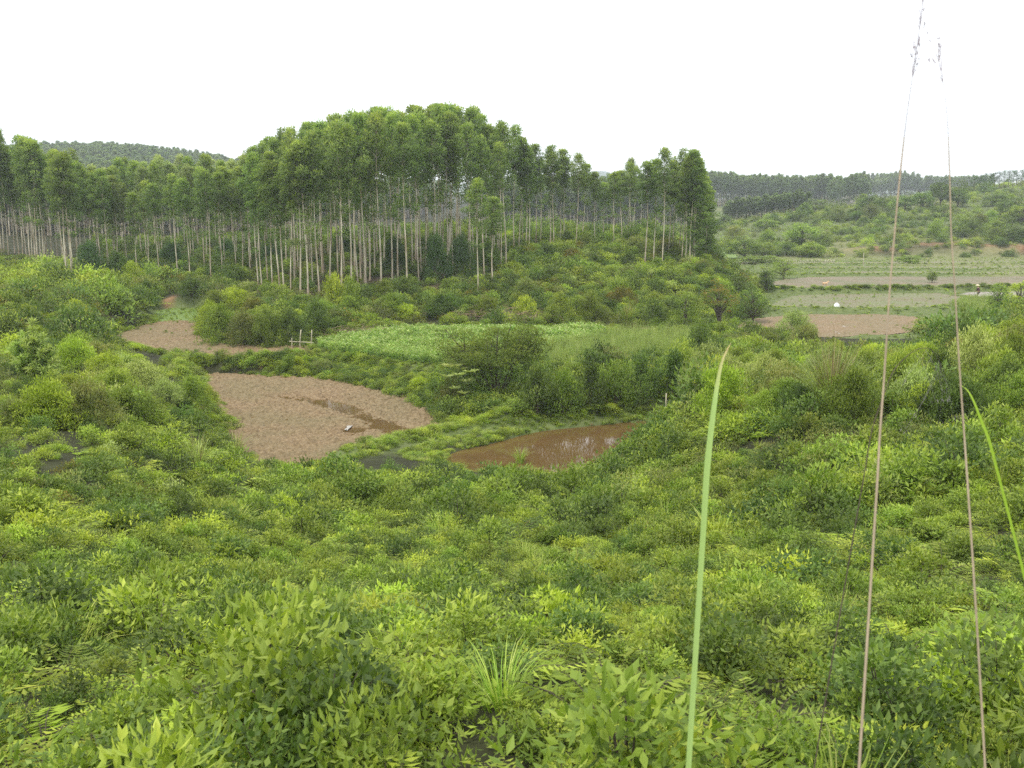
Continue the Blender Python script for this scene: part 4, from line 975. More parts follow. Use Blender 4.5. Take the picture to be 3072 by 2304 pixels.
# big feathery shrub in the middle
def big_shrub():
    x, y, z = on_plane(495, 415, 0); y += 1.6; z = .15
    o = thing('large_shrub', (x, y, z), 'large spreading shrub with fine feathery top on the bank below the crop field', 'shrub', None, 0, (1.35, 1.1, 1.1))
    r = np.random.default_rng(70); st, a, b, c = MB(), MB(), MB(), MB()
    for k in range(16):
        az = k * 2.4; l = r.uniform(1.5, 3.0); q = np.array([cos(az) * l * .85, sin(az) * l * .55, r.uniform(2.6, 4.3)])
        mid = q * [.45, .45, .6]; st.tube([[cos(az) * .1, sin(az) * .1, -.2], mid, q], [.05, .035, .01], 4)
        for j in range(6):
            e = mid + (q - mid) * r.uniform(.3, 1) + r.normal(size=3) * .3; st.tube([mid + (q - mid) * .3, e], [.018, .006], 3)
            blob_leaves(a, e, .5, 170, .12, .035, r, squash=.45, up=.15)
    for k in range(95):
        az = r.uniform(0, 6.28); l = r.uniform(.5, 2.7); q = [cos(az) * l, sin(az) * l * .7 - .3, r.uniform(.3, 3.0 - .35 * l)]
        blob_leaves(b, q, .42, 80, .11, .05, r)
    for k in range(9):                              # rosettes of long pale leaves
        q = np.array([r.uniform(-1.9, -.7), -1.75 + r.uniform(-.2, .3), r.uniform(1.0, 2.4)]); n_ = 12; az = np.arange(n_) * 2.4
        c = MB(); c.leaves(np.repeat(q[None], n_, 0), np.stack([np.cos(az), np.sin(az), np.full(n_, .35)], 1), .34, .10, r, r.uniform(.2, .9, n_)); link('leaf_rosette', c.mesh('leaf_rosette', [M['pale']]), o)
    link('stems', st.mesh('stems', [M['wood']]), o); link('feathery_top', a.mesh('feathery_top', [M['mid']]), o)
    link('lower_foliage', b.mesh('lower_foliage', [M['dark']]), o); pass
big_shrub()
for a in [(452, 411, 2.0, 2.0, 'olive', 'brownish-green shrub hanging over the bank left of the large feathery shrub'),
          (538, 416, 2.6, 2.7, 'dark', 'dark glossy shrub on the bank just right of the large feathery shrub'),
          (562, 414, 2.3, 2.4, 'mid', 'mid green shrub on the bank above the red earth and dike'),
          (590, 411, 2.4, 2.5, 'dark', 'drooping leafy shrub in the middle of the right bank'),
          (615, 408, 2.3, 2.5, 'mid', 'yellowish leafy shrub on the bank below the reed grass'),
          (640, 406, 2.4, 2.5, 'dark', 'green shrub left of the bare stake'),
          (672, 404, 2.6, 2.6, 'dark', 'shrub with dark hollows right of the bare stake'),
          (683, 392, 2.6, 2.8, 'mid', 'rounded bright shrub capping the bank right of the bare stake'),
          (700, 374, 3.4, 3.2, 'dark', 'dark-topped shrub behind the rounded bright one, below the red-tipped tree')]:
    shrub('shrub', *a)
def small_tree(name, px, py, w, h, mat, label, z0=.35, seed=1, wood='wood', cat='tree', D=None, group=None, per=60, nb=60, L=.13, Wd=.06, bl=.34, tr_r=.12):
    x, y, z = hit(px, py, 20) if D is None else (at(px, py, D)[0], D, gz(at(px, py, D)[0], D))
    o = thing(name, (x, y, z), label, cat, group)
    st, mb = round_tree(seed, h, w / 2 / 1.08, nb=nb, per=per, L=L, Wd=Wd, z0=z0, bl=bl, tr_r=tr_r)
    link('trunk', st.mesh('trunk', [M[wood]]), o); link('crown', mb.mesh('crown', [M[mat]]), o); return o
small_tree('small_tree', 718, 333, 3.3, 4.3, 'red', 'small round tree with orange-red tips and a thick dark trunk', .33, 71, tr_r=.2)
small_tree('small_tree', 685, 330, 2.4, 3.2, 'mid', 'upright dark green shrub tree left of the red-tipped tree', .05, 72)
small_tree('small_tree', 752, 323, 3.6, 3.1, 'dark', 'dense dark round shrub at the corner of the right-hand paddy', .02, 73, nb=80)
small_tree('small_tree', 742, 291, 2.2, 2.0, 'red', 'orange-tinged bush on the hill edge above the dark round shrub', .1, 74)
small_tree('small_tree', 766, 292, 1.9, 2.6, 'dark', 'small dark round bush on the slope left of the dog', .05, 75)
small_tree('small_tree', 783, 279, 4.2, 2.8, 'mid', 'wide leafy bush at the left end of the dog paddy', .02, 76, nb=80)
small_tree('small_tree', 998, 316, 2.2, 3.2, 'mid', 'tall narrow leafy bush right of the wading person', .02, 77, nb=80)
small_tree('small_tree', 1019, 318, 3.4, 3.6, 'lime', 'yellow-green bush at the right edge below the paddies', .02, 78, nb=70)
for i, (px, py, w, h, mt, lb) in enumerate([(930, 330, 3.4, 2.0, 'mid', 'leafy bush at the left end of the thicket beyond the near right-hand paddy'), (954, 332, 2.8, 1.9, 'dark', 'dark leafy bush second in the thicket right of the near paddy'),
        (978, 334, 3.2, 1.7, 'mid', 'green bush at the centre of the thicket below the lush grass'), (1008, 338, 3.6, 1.9, 'dark', 'dark bush near the right edge below the tall narrow bush')]):
    small_tree('bush', px, py, w, h, mt, lb, .02, 80 + i, cat='shrub', D=70)
# near right-hand thicket, bigger shrubs
def nb(px, ytop, w, key, label, D):
    x, y, z = at(px, 300, D); z = gz(x, y); top = CAM_H - float(T(ytop)) * D
    return shrub('shrub', px, 0, w, max(1.0, top - z), key, label, D=D)
for a in [(733, 352, 2.8, 'lime', 'light green shrub with yellow young leaves right of the tall blade', 46), (765, 350, 3.0, 'mid', 'broad shrub in the thicket below the speckled pale bush', 50),
          (822, 321, 2.8, 'olive', 'olive shrub standing against the near brown paddy', 66), (795, 347, 3.4, 'mid', 'mid green mound left of the arching grass tussock', 47),
          (858, 341, 3.0, 'dark', 'dark shrub with yellow tips behind the grass tussock', 46), (828, 352, 2.4, 'lime', 'yellowish shrub left of the dark yellow-tipped one', 50), (900, 342, 2.4, 'lime', 'fine-leaved light shrub between the two dry stalks', 48),
          (925, 368, 2.6, 'mid', 'green shrub behind the faint seed plume', 42), (957, 341, 3.2, 'lime', 'bright lime shrub with leafy tiers behind the right-hand stalk', 42),
          (1003, 335, 3.6, 'brown', 'brownish dark shrub with russet top at the right edge', 46), (1040, 350, 3.0, 'mid', 'green shrub cut by the right edge', 42),
          (740, 385, 2.2, 'mid', 'low shrub at the foot of the thicket right of the tall blade', 38), (700, 395, 2.2, 'lime', 'low bright shrub left of the tall blade', 41), (775, 378, 2.6, 'lime', 'yellow-green shrub low in the middle of the thicket', 40), (985, 392, 2.6, 'dark', 'low dark shrub beside the bent green blade', 34),
          (905, 408, 2.0, 'lime', 'low light shrub below the faint plume', 32), (868, 402, 1.9, 'pale', 'low shrub with round pale green leaves left of the thick stalk', 33)]:
    nb(*a)
x_, y_, z_ = at(790, 330, 66)
shrub('shrub', 796, 322, 3.2, 2.2, 'pale', 'speckled pale bush overlapping the dike between the near paddies', D=76)
# left slope and mounds
for a in [(118, 268, 3.2, 3.6, 'dark', 'dark bush at the foot of the trunks left of the path', 112), (90, 276, 4.0, 4.4, 'blue', 'dark bluish bush filling the gap right of the tight left clump', 114),
          (134, 285, 3.0, 2.6, 'lime', 'yellow-green bush under the left stand', None), (148, 301, 2.8, 2.0, 'dark', 'dark bush left of the red earth path', None), (192, 299, 3.0, 2.0, 'dark', 'dark bush right of the red earth path', None),
          (216, 319, 3.0, 2.4, 'mid', 'rounded bush at the right corner of the small meadow', None), (222, 336, 3.4, 3.0, 'mid', 'leafy bush at the tip of the mound beside the brown terrace', 73), (212, 328, 3.0, 2.6, 'lime', 'lighter bush above the tip of the mound', 77),
          (245, 342, 3.0, 2.8, 'olive', 'greyish green bush second along the mound edge', 71.5), (268, 343, 3.0, 2.8, 'mid', 'green bush third along the mound edge', 71.5), (290, 343, 2.8, 3.0, 'dark', 'dark bush right behind the pole frame', 72),
          (318, 337, 2.8, 2.8, 'dark', 'dark bush between the pole frame and the crop field', 76), (334, 322, 2.6, 3.4, 'lime', 'yellow-topped bush above the twig pile', 83), (351, 321, 2.6, 3.4, 'mid', 'green rounded bush right of the yellow-topped one', 83),
          (235, 312, 3.4, 2.2, 'lime', 'low bright bush on top of the mound', None), (440, 318, 2.6, 2.0, 'dark', 'dark bush below the short lone eucalyptus', None), (560, 323, 2.8, 2.6, 'mid', 'bush at the foot of the middle hill behind the crop', None),
          (590, 325, 2.8, 2.8, 'mid', 'bush right of centre at the foot of the middle hill', None), (655, 328, 2.6, 2.4, 'dark', 'dark bush at the foot of the middle hill near the upright shrub tree', None), (525, 322, 2.4, 2.2, 'lime', 'light bush beside the right-hand twig pile', None),
          (395, 285, 3.2, 3.6, 'blue', 'dark bluish understory bush left of the big central trunk', 103), (436, 285, 3.6, 4.8, 'blue', 'large bluish-green understory bush right of the big central trunk', 101), (462, 283, 3.4, 4.6, 'blue', 'dark understory bush left of the lone short eucalyptus', 102),
          (488, 270, 3.6, 3.6, 'dark', 'dark shaggy bush with bare branches behind the lone short eucalyptus', 112), (638, 258, 4.6, 2.8, 'olive', 'dull olive bush under the left of the right-hand clump', 124), (668, 260, 4.2, 3.0, 'olive', 'dull olive bush under the middle of the right-hand clump', 122),
          (567, 250, 3.2, 2.2, 'dark', 'dark bush beneath the thin trees of the gap', 130), (390, 262, 3.2, 3.0, 'mid', 'green bush deep between the central trunks', 120), (345, 262, 3.6, 3.6, 'blue', 'dark bush deep in the left of the central stand', 120), (270, 268, 3.6, 3.4, 'blue', 'dark bush deep at the left end of the central stand', 120),
          (172, 266, 3.6, 3.4, 'blue', 'dark bush between the trunks of the left stand', 124), (228, 264, 3.4, 3.0, 'blue', 'dark bush at the right of the left stand', 126)]:
    shrub('shrub', *a[:6], D=a[6])
def scatter_shrubs(n, pxr, pyr, wr, kinds, label, group, seed, hk=.8, ok=None, lim=None):
    rr_ = random.Random(seed); done = 0; tries = 0
    while done < n and tries < n * 12:
        tries += 1; px = rr_.uniform(*pxr); py = rr_.uniform(*pyr); x, y, z = hit(px, py, 20)
        if in_fields(np.array([x]), np.array([y]), .9)[0] or in_stand(np.array([px]), np.array([py]))[0] or (ok and not ok(px, py, x, y)): continue
        if poly_sd(FLAT, np.array([x]), np.array([y]))[0] < .5: continue
        w = min(rr_.uniform(*wr), .075 * y); st, fo, sn, fn = rr_.choice(BIG[rr_.choice(kinds)]); h = w * hk * rr_.uniform(.7, 1.2)
        if lim and project(x, y, z + h)[1] < np.interp(px, lim[0], lim[1]): continue
        o = thing('shrub', (x, y, z - .1), label, 'shrub', group, rr_.uniform(0, 6.28), (w / 3.9, w / 3.9, h / 2.05)); link(sn, st, o); link(fn, fo, o); done += 1
scatter_shrubs(46, (0, 225), (285, 430), (1.4, 2.8), ['mid', 'lime', 'lime', 'dark', 'mid', 'olive', 'pale'], 'one of the rounded leafy bushes standing out of the scrub on the left slope', 'bushes in the scrub of the left slope', 5, .6, lim=ROOFS['left'], ok=lambda px, py, x, y: y < 66 or px < 100 or px > 150)
scatter_shrubs(56, (250, 720), (262, 326), (1.6, 3.2), ['mid', 'mid', 'lime', 'dark', 'olive', 'brown'], 'one of the rounded bushes in the scrub on the middle hill', 'bushes in the scrub of the middle hill', 6, .62)
scatter_shrubs(60, (700, 1024), (350, 440), (1.5, 3.2), ['mid', 'mid', 'lime', 'dark', 'dark', 'olive', 'pale'], 'one of the large leafy bushes massed in the near right thicket', 'bushes of the near right thicket', 7, .85, lim=ROOFS['right'])
scatter_shrubs(40, (700, 1024), (200, 256), (3, 6.5), ['mid', 'dark', 'dark', 'olive'], 'one of the rounded bushes dotted over the far hill', 'bushes on the far hill', 8, .6)
scatter_shrubs(26, (200, 450), (357, 412), (1.0, 1.9), ['mid', 'lime', 'dark', 'olive'], 'one of the bushes on the curved bank between the brown fields', 'bushes on the curved bank', 9, .75, lim=([200, 320, 335, 450], [353, 353, 367, 371]))
# pine saplings on the left slope
PS = [tuple(q.mesh(nm, [M[mt]]) for q, nm, mt in zip(pine_sapling(90 + i), ('stem', 'needles'), ('wood', 'crop'))) for i in range(2)]
for i, (px, py, h, lb) in enumerate([(33, 336, 3.6, 'bright green young pine standing tallest on the left slope'), (22, 338, 2.4, 'smaller young pine leaning on the tallest one'), (42, 333, 2.2, 'short young pine right of the tallest one')]):
    x, y, z = at(px, py, 44); z = gz(x, y); h = max(2.0, CAM_H - float(T((306, 320, 322)[i])) * 44 - z)
    o = thing('young_pine', (x, y, z - .1), lb, 'young pine', None, i * 1.3, (h / 2.3, h / 2.3, h / 2.6)); link('stem', PS[i % 2][0], o); link('needles', PS[i % 2][1], o)
# far hill: round trees, bushes, ridge pines
RT = [[], []]
for i in range(3):
    st, mb = round_tree(700 + i, 6, 2.8, 50, 46, .42, .2, z0=.12, bl=.8); RT[0].append((st.mesh('trunk', [M['wood']]), mb.mesh('crown', [M['dark']])))
    RT[1].append((RT[0][-1][0], mb.mesh('crown', [M['mid']])))
def far_round(px, py, w, h, D, kind, label, group=None, name='broadleaf_tree', cat='tree'):
    x = xat(px, D) if False else at(px, py, D)[0]; tm, cm = random.choice(RT[kind])
    o = thing(name, (x, D, gz(x, D) - .2), label, cat, group, random.uniform(0, 6), (w / 6.2, w / 6.2, h / 6.4)); link('trunk', tm, o); link('crown', cm, o)
for a in [(868, 219, 6.6, 6.0, 272, 0, 'dark round tree standing alone at the left end of the far hill'), (856, 221, 5, 3.2, 270, 0, 'low dark tree left of the lone round one'), (882, 214, 4, 4.6, 285, 0, 'cone-shaped tree right of the lone round one'),
          (905, 214, 6, 4.8, 280, 0, 'dark spreading tree between the two dry stalks, left one'), (922, 213, 6.5, 5.6, 282, 0, 'dark spreading tree between the two dry stalks, middle one'),
          (940, 213, 8.0, 8.2, 286, 0, 'tallest dark tree behind the right-hand stalk'), (957, 213, 6.5, 5.4, 284, 0, 'dark tree just right of the right-hand stalk'), (893, 213, 4.5, 3, 283, 1, 'pale bush tree below the ridge trees'),
          (1010, 212, 8, 5, 255, 0, 'dark clump on the upper right of the far hill'), (1022, 222, 8, 5, 240, 1, 'green bush on the right edge of the far hill'), (995, 206, 7, 4, 280, 0, 'dark bush below the ridge pines'), (1020, 236, 7, 3.5, 212, 0, 'dark bush low at the right edge of the far hill'),
          (728, 250, 5, 3.8, 215, 1, 'rounded bush right behind the right-hand clump'), (744, 263, 8.5, 4.6, 196, 1, 'bright rounded bush at the left end of the far scrub'), (763, 258, 6, 3.6, 202, 1, 'mound bush right of the bright rounded one'), (766, 236, 7, 3.4, 255, 1, 'rounded bush in the valley below the young plantation'),
          (802, 251, 9, 5.0, 222, 1, 'large grey-green bush at the foot of the far hill'), (811, 259, 6.5, 3.4, 202, 1, 'green bush at the base of the far hill above the picket row'), (815, 216, 8, 4.4, 300, 0, 'dark tree right of the young plantation'), (724, 226, 5, 3.6, 300, 0, 'dark bush left of the young plantation'),
          (761, 265.4, 9, 1.9, 182, 1, 'low hedge-like bright bush at the paddy edge'), (909, 265, 5.0, 1.9, 180, 1, 'dark green bush at the foot of the far bank between the stalks'), (932, 282, 1.6, 2.0, 140, 1, 'small bush standing on the far dikes near the right-hand stalk')]:
    far_round(*a)
PT = [tuple(q.mesh(nm, [M[mt]]) for q, nm, mt in zip(pine_tree(720 + i), ('trunk', 'crown'), ('wood', 'blue'))) for i in range(4)]
for i, (px, yt, D) in enumerate([(973, 184, 322), (978, 180, 325), (984, 181, 326), (989, 180, 325), (994, 176, 330), (998, 174, 331), (1003, 171, 332), (1007, 178, 330), (1011, 172, 334), (1015, 173, 334), (1019, 176, 332), (1023, 171, 335), (1028, 170, 335)]):
    x = xat(px, D); z = gz(x, D); h = CAM_H - float(T(yt)) * D - z; h = max(5.6, h)
    o = thing('ridge_pine', (x, D, z), {0: 'lowest and leftmost of the thin pines on the right-hand ridge', 6: 'tall thin pine with a bare trunk on the right-hand ridge'}.get(i, 'thin pine in the row along the right-hand ridge'), 'pine tree', None if i in (0, 6) else 'pines along the right-hand ridge', i * 1.1, (h / 8 * 1.35, h / 8 * 1.35, h / 8))
    link('trunk', PT[i % 4][0], o); link('crown', PT[i % 4][1], o)

# grass tussocks
def tussock(px, py, D, h, n, label, mats=('grass', 'dry'), spread=.75, seed=1, w=.02, plumes=0):
    x, y, z = at(px, py, D); z = gz(x, y)
    o = thing('grass_tussock', (x, y, z - .05), label, 'grass tussock'); link('blades', tuft(seed, n, h, spread, w, .2, seg=6).mesh('blades', [M[mats[0]]]), o)
    link('dry_stalks', tuft(seed + 50, n // 3, h * 1.15, spread * .55, w * .55, .2, seg=6, wilt=.3).mesh('dry_stalks', [M[mats[1]]]), o)
tussock(830, 424, 29, 2.5, 620, 'big arching grass tussock with dry stalks in the right thicket', mats=('reed', 'dry'), seed=801, w=.028)
tussock(912, 412, 33, 1.7, 200, 'bluish upright grass tussock between the bright shrub and the stalk', mats=('pale', 'dry'), spread=.5, seed=802, w=.03)
tussock(627, 326, 81, 2.4, 260, 'tall yellowish grass tussock at the foot of the middle hill', seed=803, w=.035, spread=.6)
tussock(195, 430, 30, 1.2, 120, 'pale arching grass tuft at the lower edge of the left slope', mats=('pale', 'dry'), seed=804, w=.025)
tussock(235, 430, 44, 1.3, 120, 'pale grass tuft at the left corner of the ploughed field', mats=('pale', 'dry'), seed=805, w=.03)
tussock(520, 428, 43, .8, 100, 'low grass tuft at the edge of the muddy water', seed=806)
tussock(90, 362, 48, 1.0, 80, 'light grass tuft in the middle of the left slope', mats=('pale', 'grass'), seed=807)
tussock(650, 425, 38, 1.0, 130, 'pale spiky grass at the right end of the muddy water', mats=('pale', 'grass'), seed=808, w=.025)
tussock(503, 372, 60, 1.6, 90, 'withered brown grass above the large feathery shrub', mats=('dry', 'dry'), seed=809)
# twig piles
def twigs(px, py, D, w, h, n, label, seed):
    x, y, z = at(px, py, D); z = gz(x, y); r = np.random.default_rng(seed); mb = MB()
    for k in range(n):
        p = np.array([r.normal() * w * .3, r.normal() * w * .18, abs(r.normal()) * h * .35]); az = r.uniform(0, 6.28); l = r.uniform(.5, 1.5); d = np.array([cos(az), sin(az) * .6, r.normal() * .22])
        mb.tube([p, p + d * l * .5 + [0, 0, .06], p + d * l], [.018, .013, .006], 3)
    tag(link('brush_pile', mb.mesh('brush_pile', [M['deadwood']]), None, (x, y, z + .05)), label, 'brush pile')
twigs(358, 333, 76.5, 4.6, .8, 380, 'pile of dead brown twigs at the left end of the crop field', 851)
twigs(503, 321, 84, 5.5, 1.0, 460, 'larger pile of dead brown branches behind the crop field', 852)
twigs(640, 331, 79.5, 3.5, .4, 150, 'thin line of dead twigs behind the reed grass', 853)

# ------------------------------------------------------------------ pole frame, stakes, fence
def pole(mb, a, b, r0, r1, seed=0):
    a, b = np.array(a, float), np.array(b, float); r = np.random.default_rng(seed); q = np.linspace(0, 1, 5)[:, None]
    P_ = a + (b - a) * q; P_[1:-1] += r.normal(size=(3, 3)) * .012; mb.tube(P_, np.linspace(r0, r1, 5), 6, m=0)
x0, y0, z0 = on_plane(301, 348, TZ)
fr = thing('pole_frame', (x0, y0, gz(x0, y0)), 'weathered frame of upright poles with one horizontal rail by the crop field', 'pole frame')
mp_ = 1 / FPX * y0 * 1.0
for (a, b, rr) in [((-.12, 0, -.3), (.05, 0, 1.32), .05), ((.66, .25, -.2), (.78, .25, 1.28), .042), ((-.62, -.15, -.2), (-.60, -.15, .75), .03)]:
    mb = MB(); pole(mb, a, b, rr, rr * .8, int(rr * 999)); link('post', mb.mesh('post', [M['bamboo']], True), fr)
mb = MB(); pole(mb, (-.82, -.06, .50), (.92, -.06, .38), .035, .03, 5); link('rail', mb.mesh('rail', [M['bamboo']], True), fr)
fr.scale = (1.0, 1, 1.0)
x0, y0, z0 = at(665.5, 405, 50); z0 = gz(x0, y0); mb = MB(); pole(mb, (0, 0, -.3), (.02, 0, 1.75), .045, .03, 9)
tag(link('wooden_stake', mb.mesh('wooden_stake', [M['bamboo']], True), None, (x0, y0, z0)), 'bare upright wooden stake before the bank shrubs', 'stake')
x0, y0, z0 = on_plane(863, 266.5, 0); mb = MB(); pole(mb, (0, 0, -.2), (0, 0, 2.4), .06, .045, 3)
tag(link('thin_post', mb.mesh('thin_post', [M['bamboo']], True), None, (x0, y0, gz(x0, y0))), 'thin pale post standing alone in the far paddies', 'post')
fe = None
L_ = np.array(WL([(782, 264.6), (800, 265), (822, 265.3), (834, 264.2)], 0)); xs_ = np.linspace(L_[0, 0], L_[-1, 0], 34)
fe = thing('picket_fence', (L_[0, 0], L_[0, 1], 0), 'rough row of grey pickets at the far paddy edge', 'fence')
for k, xx in enumerate(xs_):
    yy = np.interp(xx, L_[:, 0], L_[:, 1]); mb = MB(); hgt = .95 * random.uniform(.7, 1.1)
    pole(mb, (0, 0, -.2), (random.uniform(-.06, .06), 0, hgt), .05, .04, k)
    link('picket', mb.mesh('picket', [M['bamboo']], True), fe, (xx - L_[0, 0], yy - L_[0, 1], gz(xx, yy)))
mb = MB(); pole(mb, (0, .06, .55), (xs_[-1] - xs_[0], L_[-1, 1] - L_[0, 1] + .06, .5), .03, .03, 2); link('rail', mb.mesh('rail', [M['wood']], True), fe)

# ------------------------------------------------------------------ white sack on the dike
def solid(name, c): 
    m_ = flat_mat(name, tuple(v * .88 for v in c), c, 20, .7); return m_
def sack():
    x, y, z = on_plane(836, 309.2, 0); r = np.random.default_rng(5); mb = MB(); nu, nv = 14, 10; V = []
    for j in range(nv):
        t = j / (nv - 1); zz = .66 * t - .14; rad = .26 * (sin(pi * (.12 + .83 * t)) ** .5) * (1 if t < .8 else .8)
        for i in range(nu):
            a = 2 * pi * i / nu; w = 1 + .13 * sin(3 * a + 5 * t) + r.normal() * .03
            V.append([cos(a) * rad * w * 1.15 + .06 * t, sin(a) * rad * w * .8, zz])
    F = [[j * nu + i, j * nu + (i + 1) % nu, (j + 1) * nu + (i + 1) % nu, (j + 1) * nu + i] for j in range(nv - 1) for i in range(nu)]
    F += [[(nv - 1) * nu + i, (nv - 1) * nu + i + 1, (nv - 1) * nu + nu - 2 - i, (nv - 1) * nu + nu - 1 - i] for i in range(nu // 2 - 1)]
    mb.add(V, F); tag(link('white_sack', mb.mesh('white_sack', [solid('sackcloth', (.82, .82, .84))], True), None, (x, y, gz(x, y) + .16)), 'white sack standing on the dike between the near paddies', 'sack')
sack()

# ------------------------------------------------------------------ skinned figures
def skin(name, joints, edges, mat, parent=None, loc=None, root=0, sub=2):
    me_ = bpy.data.meshes.new(name); me_.from_pydata([j[:3] for j in joints], edges, []); o = link(name, me_, parent, loc)
    md = o.modifiers.new('skin', 'SKIN'); md.use_smooth_shade = True
    for i, j in enumerate(joints):
        q = me_.skin_vertices[0].data[i]; rr = j[3]; q.radius = (rr, rr) if not isinstance(rr, tuple) else rr; q.use_root = (i == root)
    s_ = o.modifiers.new('sub', 'SUBSURF'); s_.levels = sub; s_.render_levels = sub
    me_.materials.append(mat); return o
def dog():
    x, y, z = on_plane(824, 287.2, 0); z = .07
    fur = flat_mat('tan_fur', (.50, .32, .17), (.68, .47, .28), 9, .8)
    J = [(0, 0, .46, .105), (.20, 0, .45, .10), (.36, 0, .48, .115), (.50, 0, .58, .075), (.60, 0, .68, .062), (.70, 0, .67, .05), (.79, 0, .645, .028),      # spine to muzzle
         (-.16, 0, .47, .09), (-.26, 0, .55, .03), (-.34, 0, .66, .024), (-.32, 0, .76, .018),                                                         # rump, raised tail
         (.37, .08, .34, .045), (.34, .08, .20, .028), (.37, .08, .03, .022), (.42, .08, .02, .026),
         (.37, -.08, .34, .045), (.40, -.08, .20, .028), (.46, -.08, .04, .022), (.51, -.08, .02, .026),
         (-.15, .08, .34, .062), (-.07, .08, .26, .036), (-.19, .08, .15, .022), (-.16, .08, .03, .02), (-.11, .08, .02, .026),
         (-.17, -.08, .34, .062), (-.13, -.08, .25, .036), (-.27, -.08, .15, .022), (-.26, -.08, .03, .02), (-.21, -.08, .02, .026)]
    E = [(0,1),(1,2),(2,3),(3,4),(4,5),(5,6),(0,7),(7,8),(8,9),(9,10),(2,11),(11,12),(12,13),(13,14),(2,15),(15,16),(16,17),(17,18),(7,19),(19,20),(20,21),(21,22),(22,23),(7,24),(24,25),(25,26),(26,27),(27,28)]
    o = skin('dog', J, E, fur, None, (x, y, z)); o.rotation_euler = (0, 0, .25); tag(o, 'small tan dog standing on the brown paddy, tail raised', 'dog')
    for sg in (-1, 1):
        mb = MB(); b_ = np.array([.60, .035 * sg, .73]); mb.add([b_ + [-.03, -.02, 0], b_ + [.03, -.02, 0], b_ + [.03, .02, 0], b_ + [-.03, .02, 0], b_ + [-.008, .012 * sg - .004, .085], b_ + [.008, .012 * sg - .004, .085], b_ + [.008, .012 * sg + .004, .085], b_ + [-.008, .012 * sg + .004, .085]],
               [[0,1,5,4],[1,2,6,5],[2,3,7,6],[3,0,4,7],[4,5,6,7],[3,2,1,0]]); link('ear', mb.mesh('ear', [fur]), o)
dog()
def person():
    x, y, z = on_plane(978, 298.8, 0); z = .02
    skn = flat_mat('skin', (.42, .27, .18), (.5, .33, .22), 6, .6); sh = flat_mat('plum_jacket', (.07, .03, .045), (.12, .05, .07), 5, .85)
    trs = flat_mat('dark_trousers', (.05, .035, .04), (.08, .055, .06), 5, .85); pl = flat_mat('pale_leggings', (.72, .69, .58), (.84, .81, .7), 9, .7); straw = flat_mat('straw', (.5, .44, .28), (.66, .6, .42), 25, .8)
    # walking to the left (-x), right leg forward, bending slightly over a stick
    B = [(0, 0, .84, .125), (-.03, 0, 1.0, .12), (-.07, 0, 1.18, .135), (-.09, 0, 1.30, .10), (-.12, 0, 1.37, .052), (-.15, 0, 1.44, .07), (-.165, 0, 1.52, .085), (-.165, 0, 1.58, .06),
         (-.09, .16, 1.28, .06), (-.13, .21, 1.03, .042), (-.29, .19, .86, .032), (-.35, .18, .82, .03),
         (-.09, -.16, 1.28, .06), (-.02, -.22, 1.04, .042), (-.12, -.22, .83, .032), (-.17, -.22, .78, .03),
         (.0, .09, .74, .092), (-.04, .10, .45, .062), (-.02, .10, .22, .05), (.02, .10, -.04, .036), (-.08, .10, -.06, .035),
         (.0, -.09, .74, .092), (-.12, -.10, .46, .062), (.02, -.10, .24, .05), (.12, -.10, -.02, .036), (.04, -.10, -.05, .035)]
    E = [(0,1),(1,2),(2,3),(3,4),(4,5),(5,6),(6,7),(3,8),(8,9),(9,10),(10,11),(3,12),(12,13),(13,14),(14,15),(0,16),(16,17),(17,18),(18,19),(19,20),(0,21),(21,22),(22,23),(23,24),(24,25)]
    o = skin('person', B, E, skn, None, (x, y, z)); tag(o, 'person in straw hat and dark plum jacket walking through the wet paddy', 'person')
    g = .016
    def cloth(nm, ids, E2, mat, fac=1.0, cut=None):
        J = [(*B[i][:3], B[i][3] + g) for i in ids]; return skin(nm, J, E2, mat, o)
    cloth('jacket', [0, 1, 2, 3, 8, 9, 10, 12, 13, 14], [(0,1),(1,2),(2,3),(3,4),(4,5),(5,6),(3,7),(7,8),(8,9)], sh)
    cloth('trousers', [0, 16, 17, 21, 22], [(0,1),(1,2),(0,3),(3,4)], trs)
    J = [(*B[17][:3], .078), (*B[18][:3], .066), (.005, .10, .06, .055)]; skin('legging', J, [(0,1),(1,2)], trs, o)
    J = [(*B[22][:3], .08), (*B[23][:3], .07), (.085, -.10, .06, .055)]; skin('legging', J, [(0,1),(1,2)], pl, o)
    # face: nose, eyes, ears on the head, fingers on the hands
    mb = MB(); c_ = np.array([-.25, 0, 1.505]); mb.add([c_ + [0, -.015, -.02], c_ + [0, .015, -.02], c_ + [-.025, 0, -.02], c_ + [.005, 0, .025]], [[0, 1, 2, 2][:4], ] if False else [[0, 2, 3, 1]]); link('nose', mb.mesh('nose', [skn]), o)
    for sg in (-1, 1):
        mb = MB(); mb.tube([[-.24, .03 * sg, 1.53], [-.252, .03 * sg, 1.53]], [.009, .007], 6); link('eye', mb.mesh('eye', [M['wood']]), o)
        hand = B[11] if sg > 0 else B[15]
        for f in range(5):
            mb = MB(); h0 = np.array(hand[:3]) + [-.01, (f - 2) * .013, -.01]; l = [.035, .055, .06, .055, .045][f]
            d = np.array([-.5, 0, -.85]) if f else np.array([-.3, .7 * sg, -.5]); mb.tube([h0, h0 + d * l * .6, h0 + d * l * .8 + [.015, 0, -.01]], [.009, .008, .006], 6); link('finger', mb.mesh('finger', [skn], True), o)
    mb = MB(); nu = 24; V = []
    for rr, zz in [(.012, .155), (.09, .10), (.20, .035), (.235, .0), (.225, -.004), (.0, .12)]:
        V += [[-.165 + cos(2 * pi * i / nu) * rr, sin(2 * pi * i / nu) * rr, 1.545 + zz] for i in range(nu)]
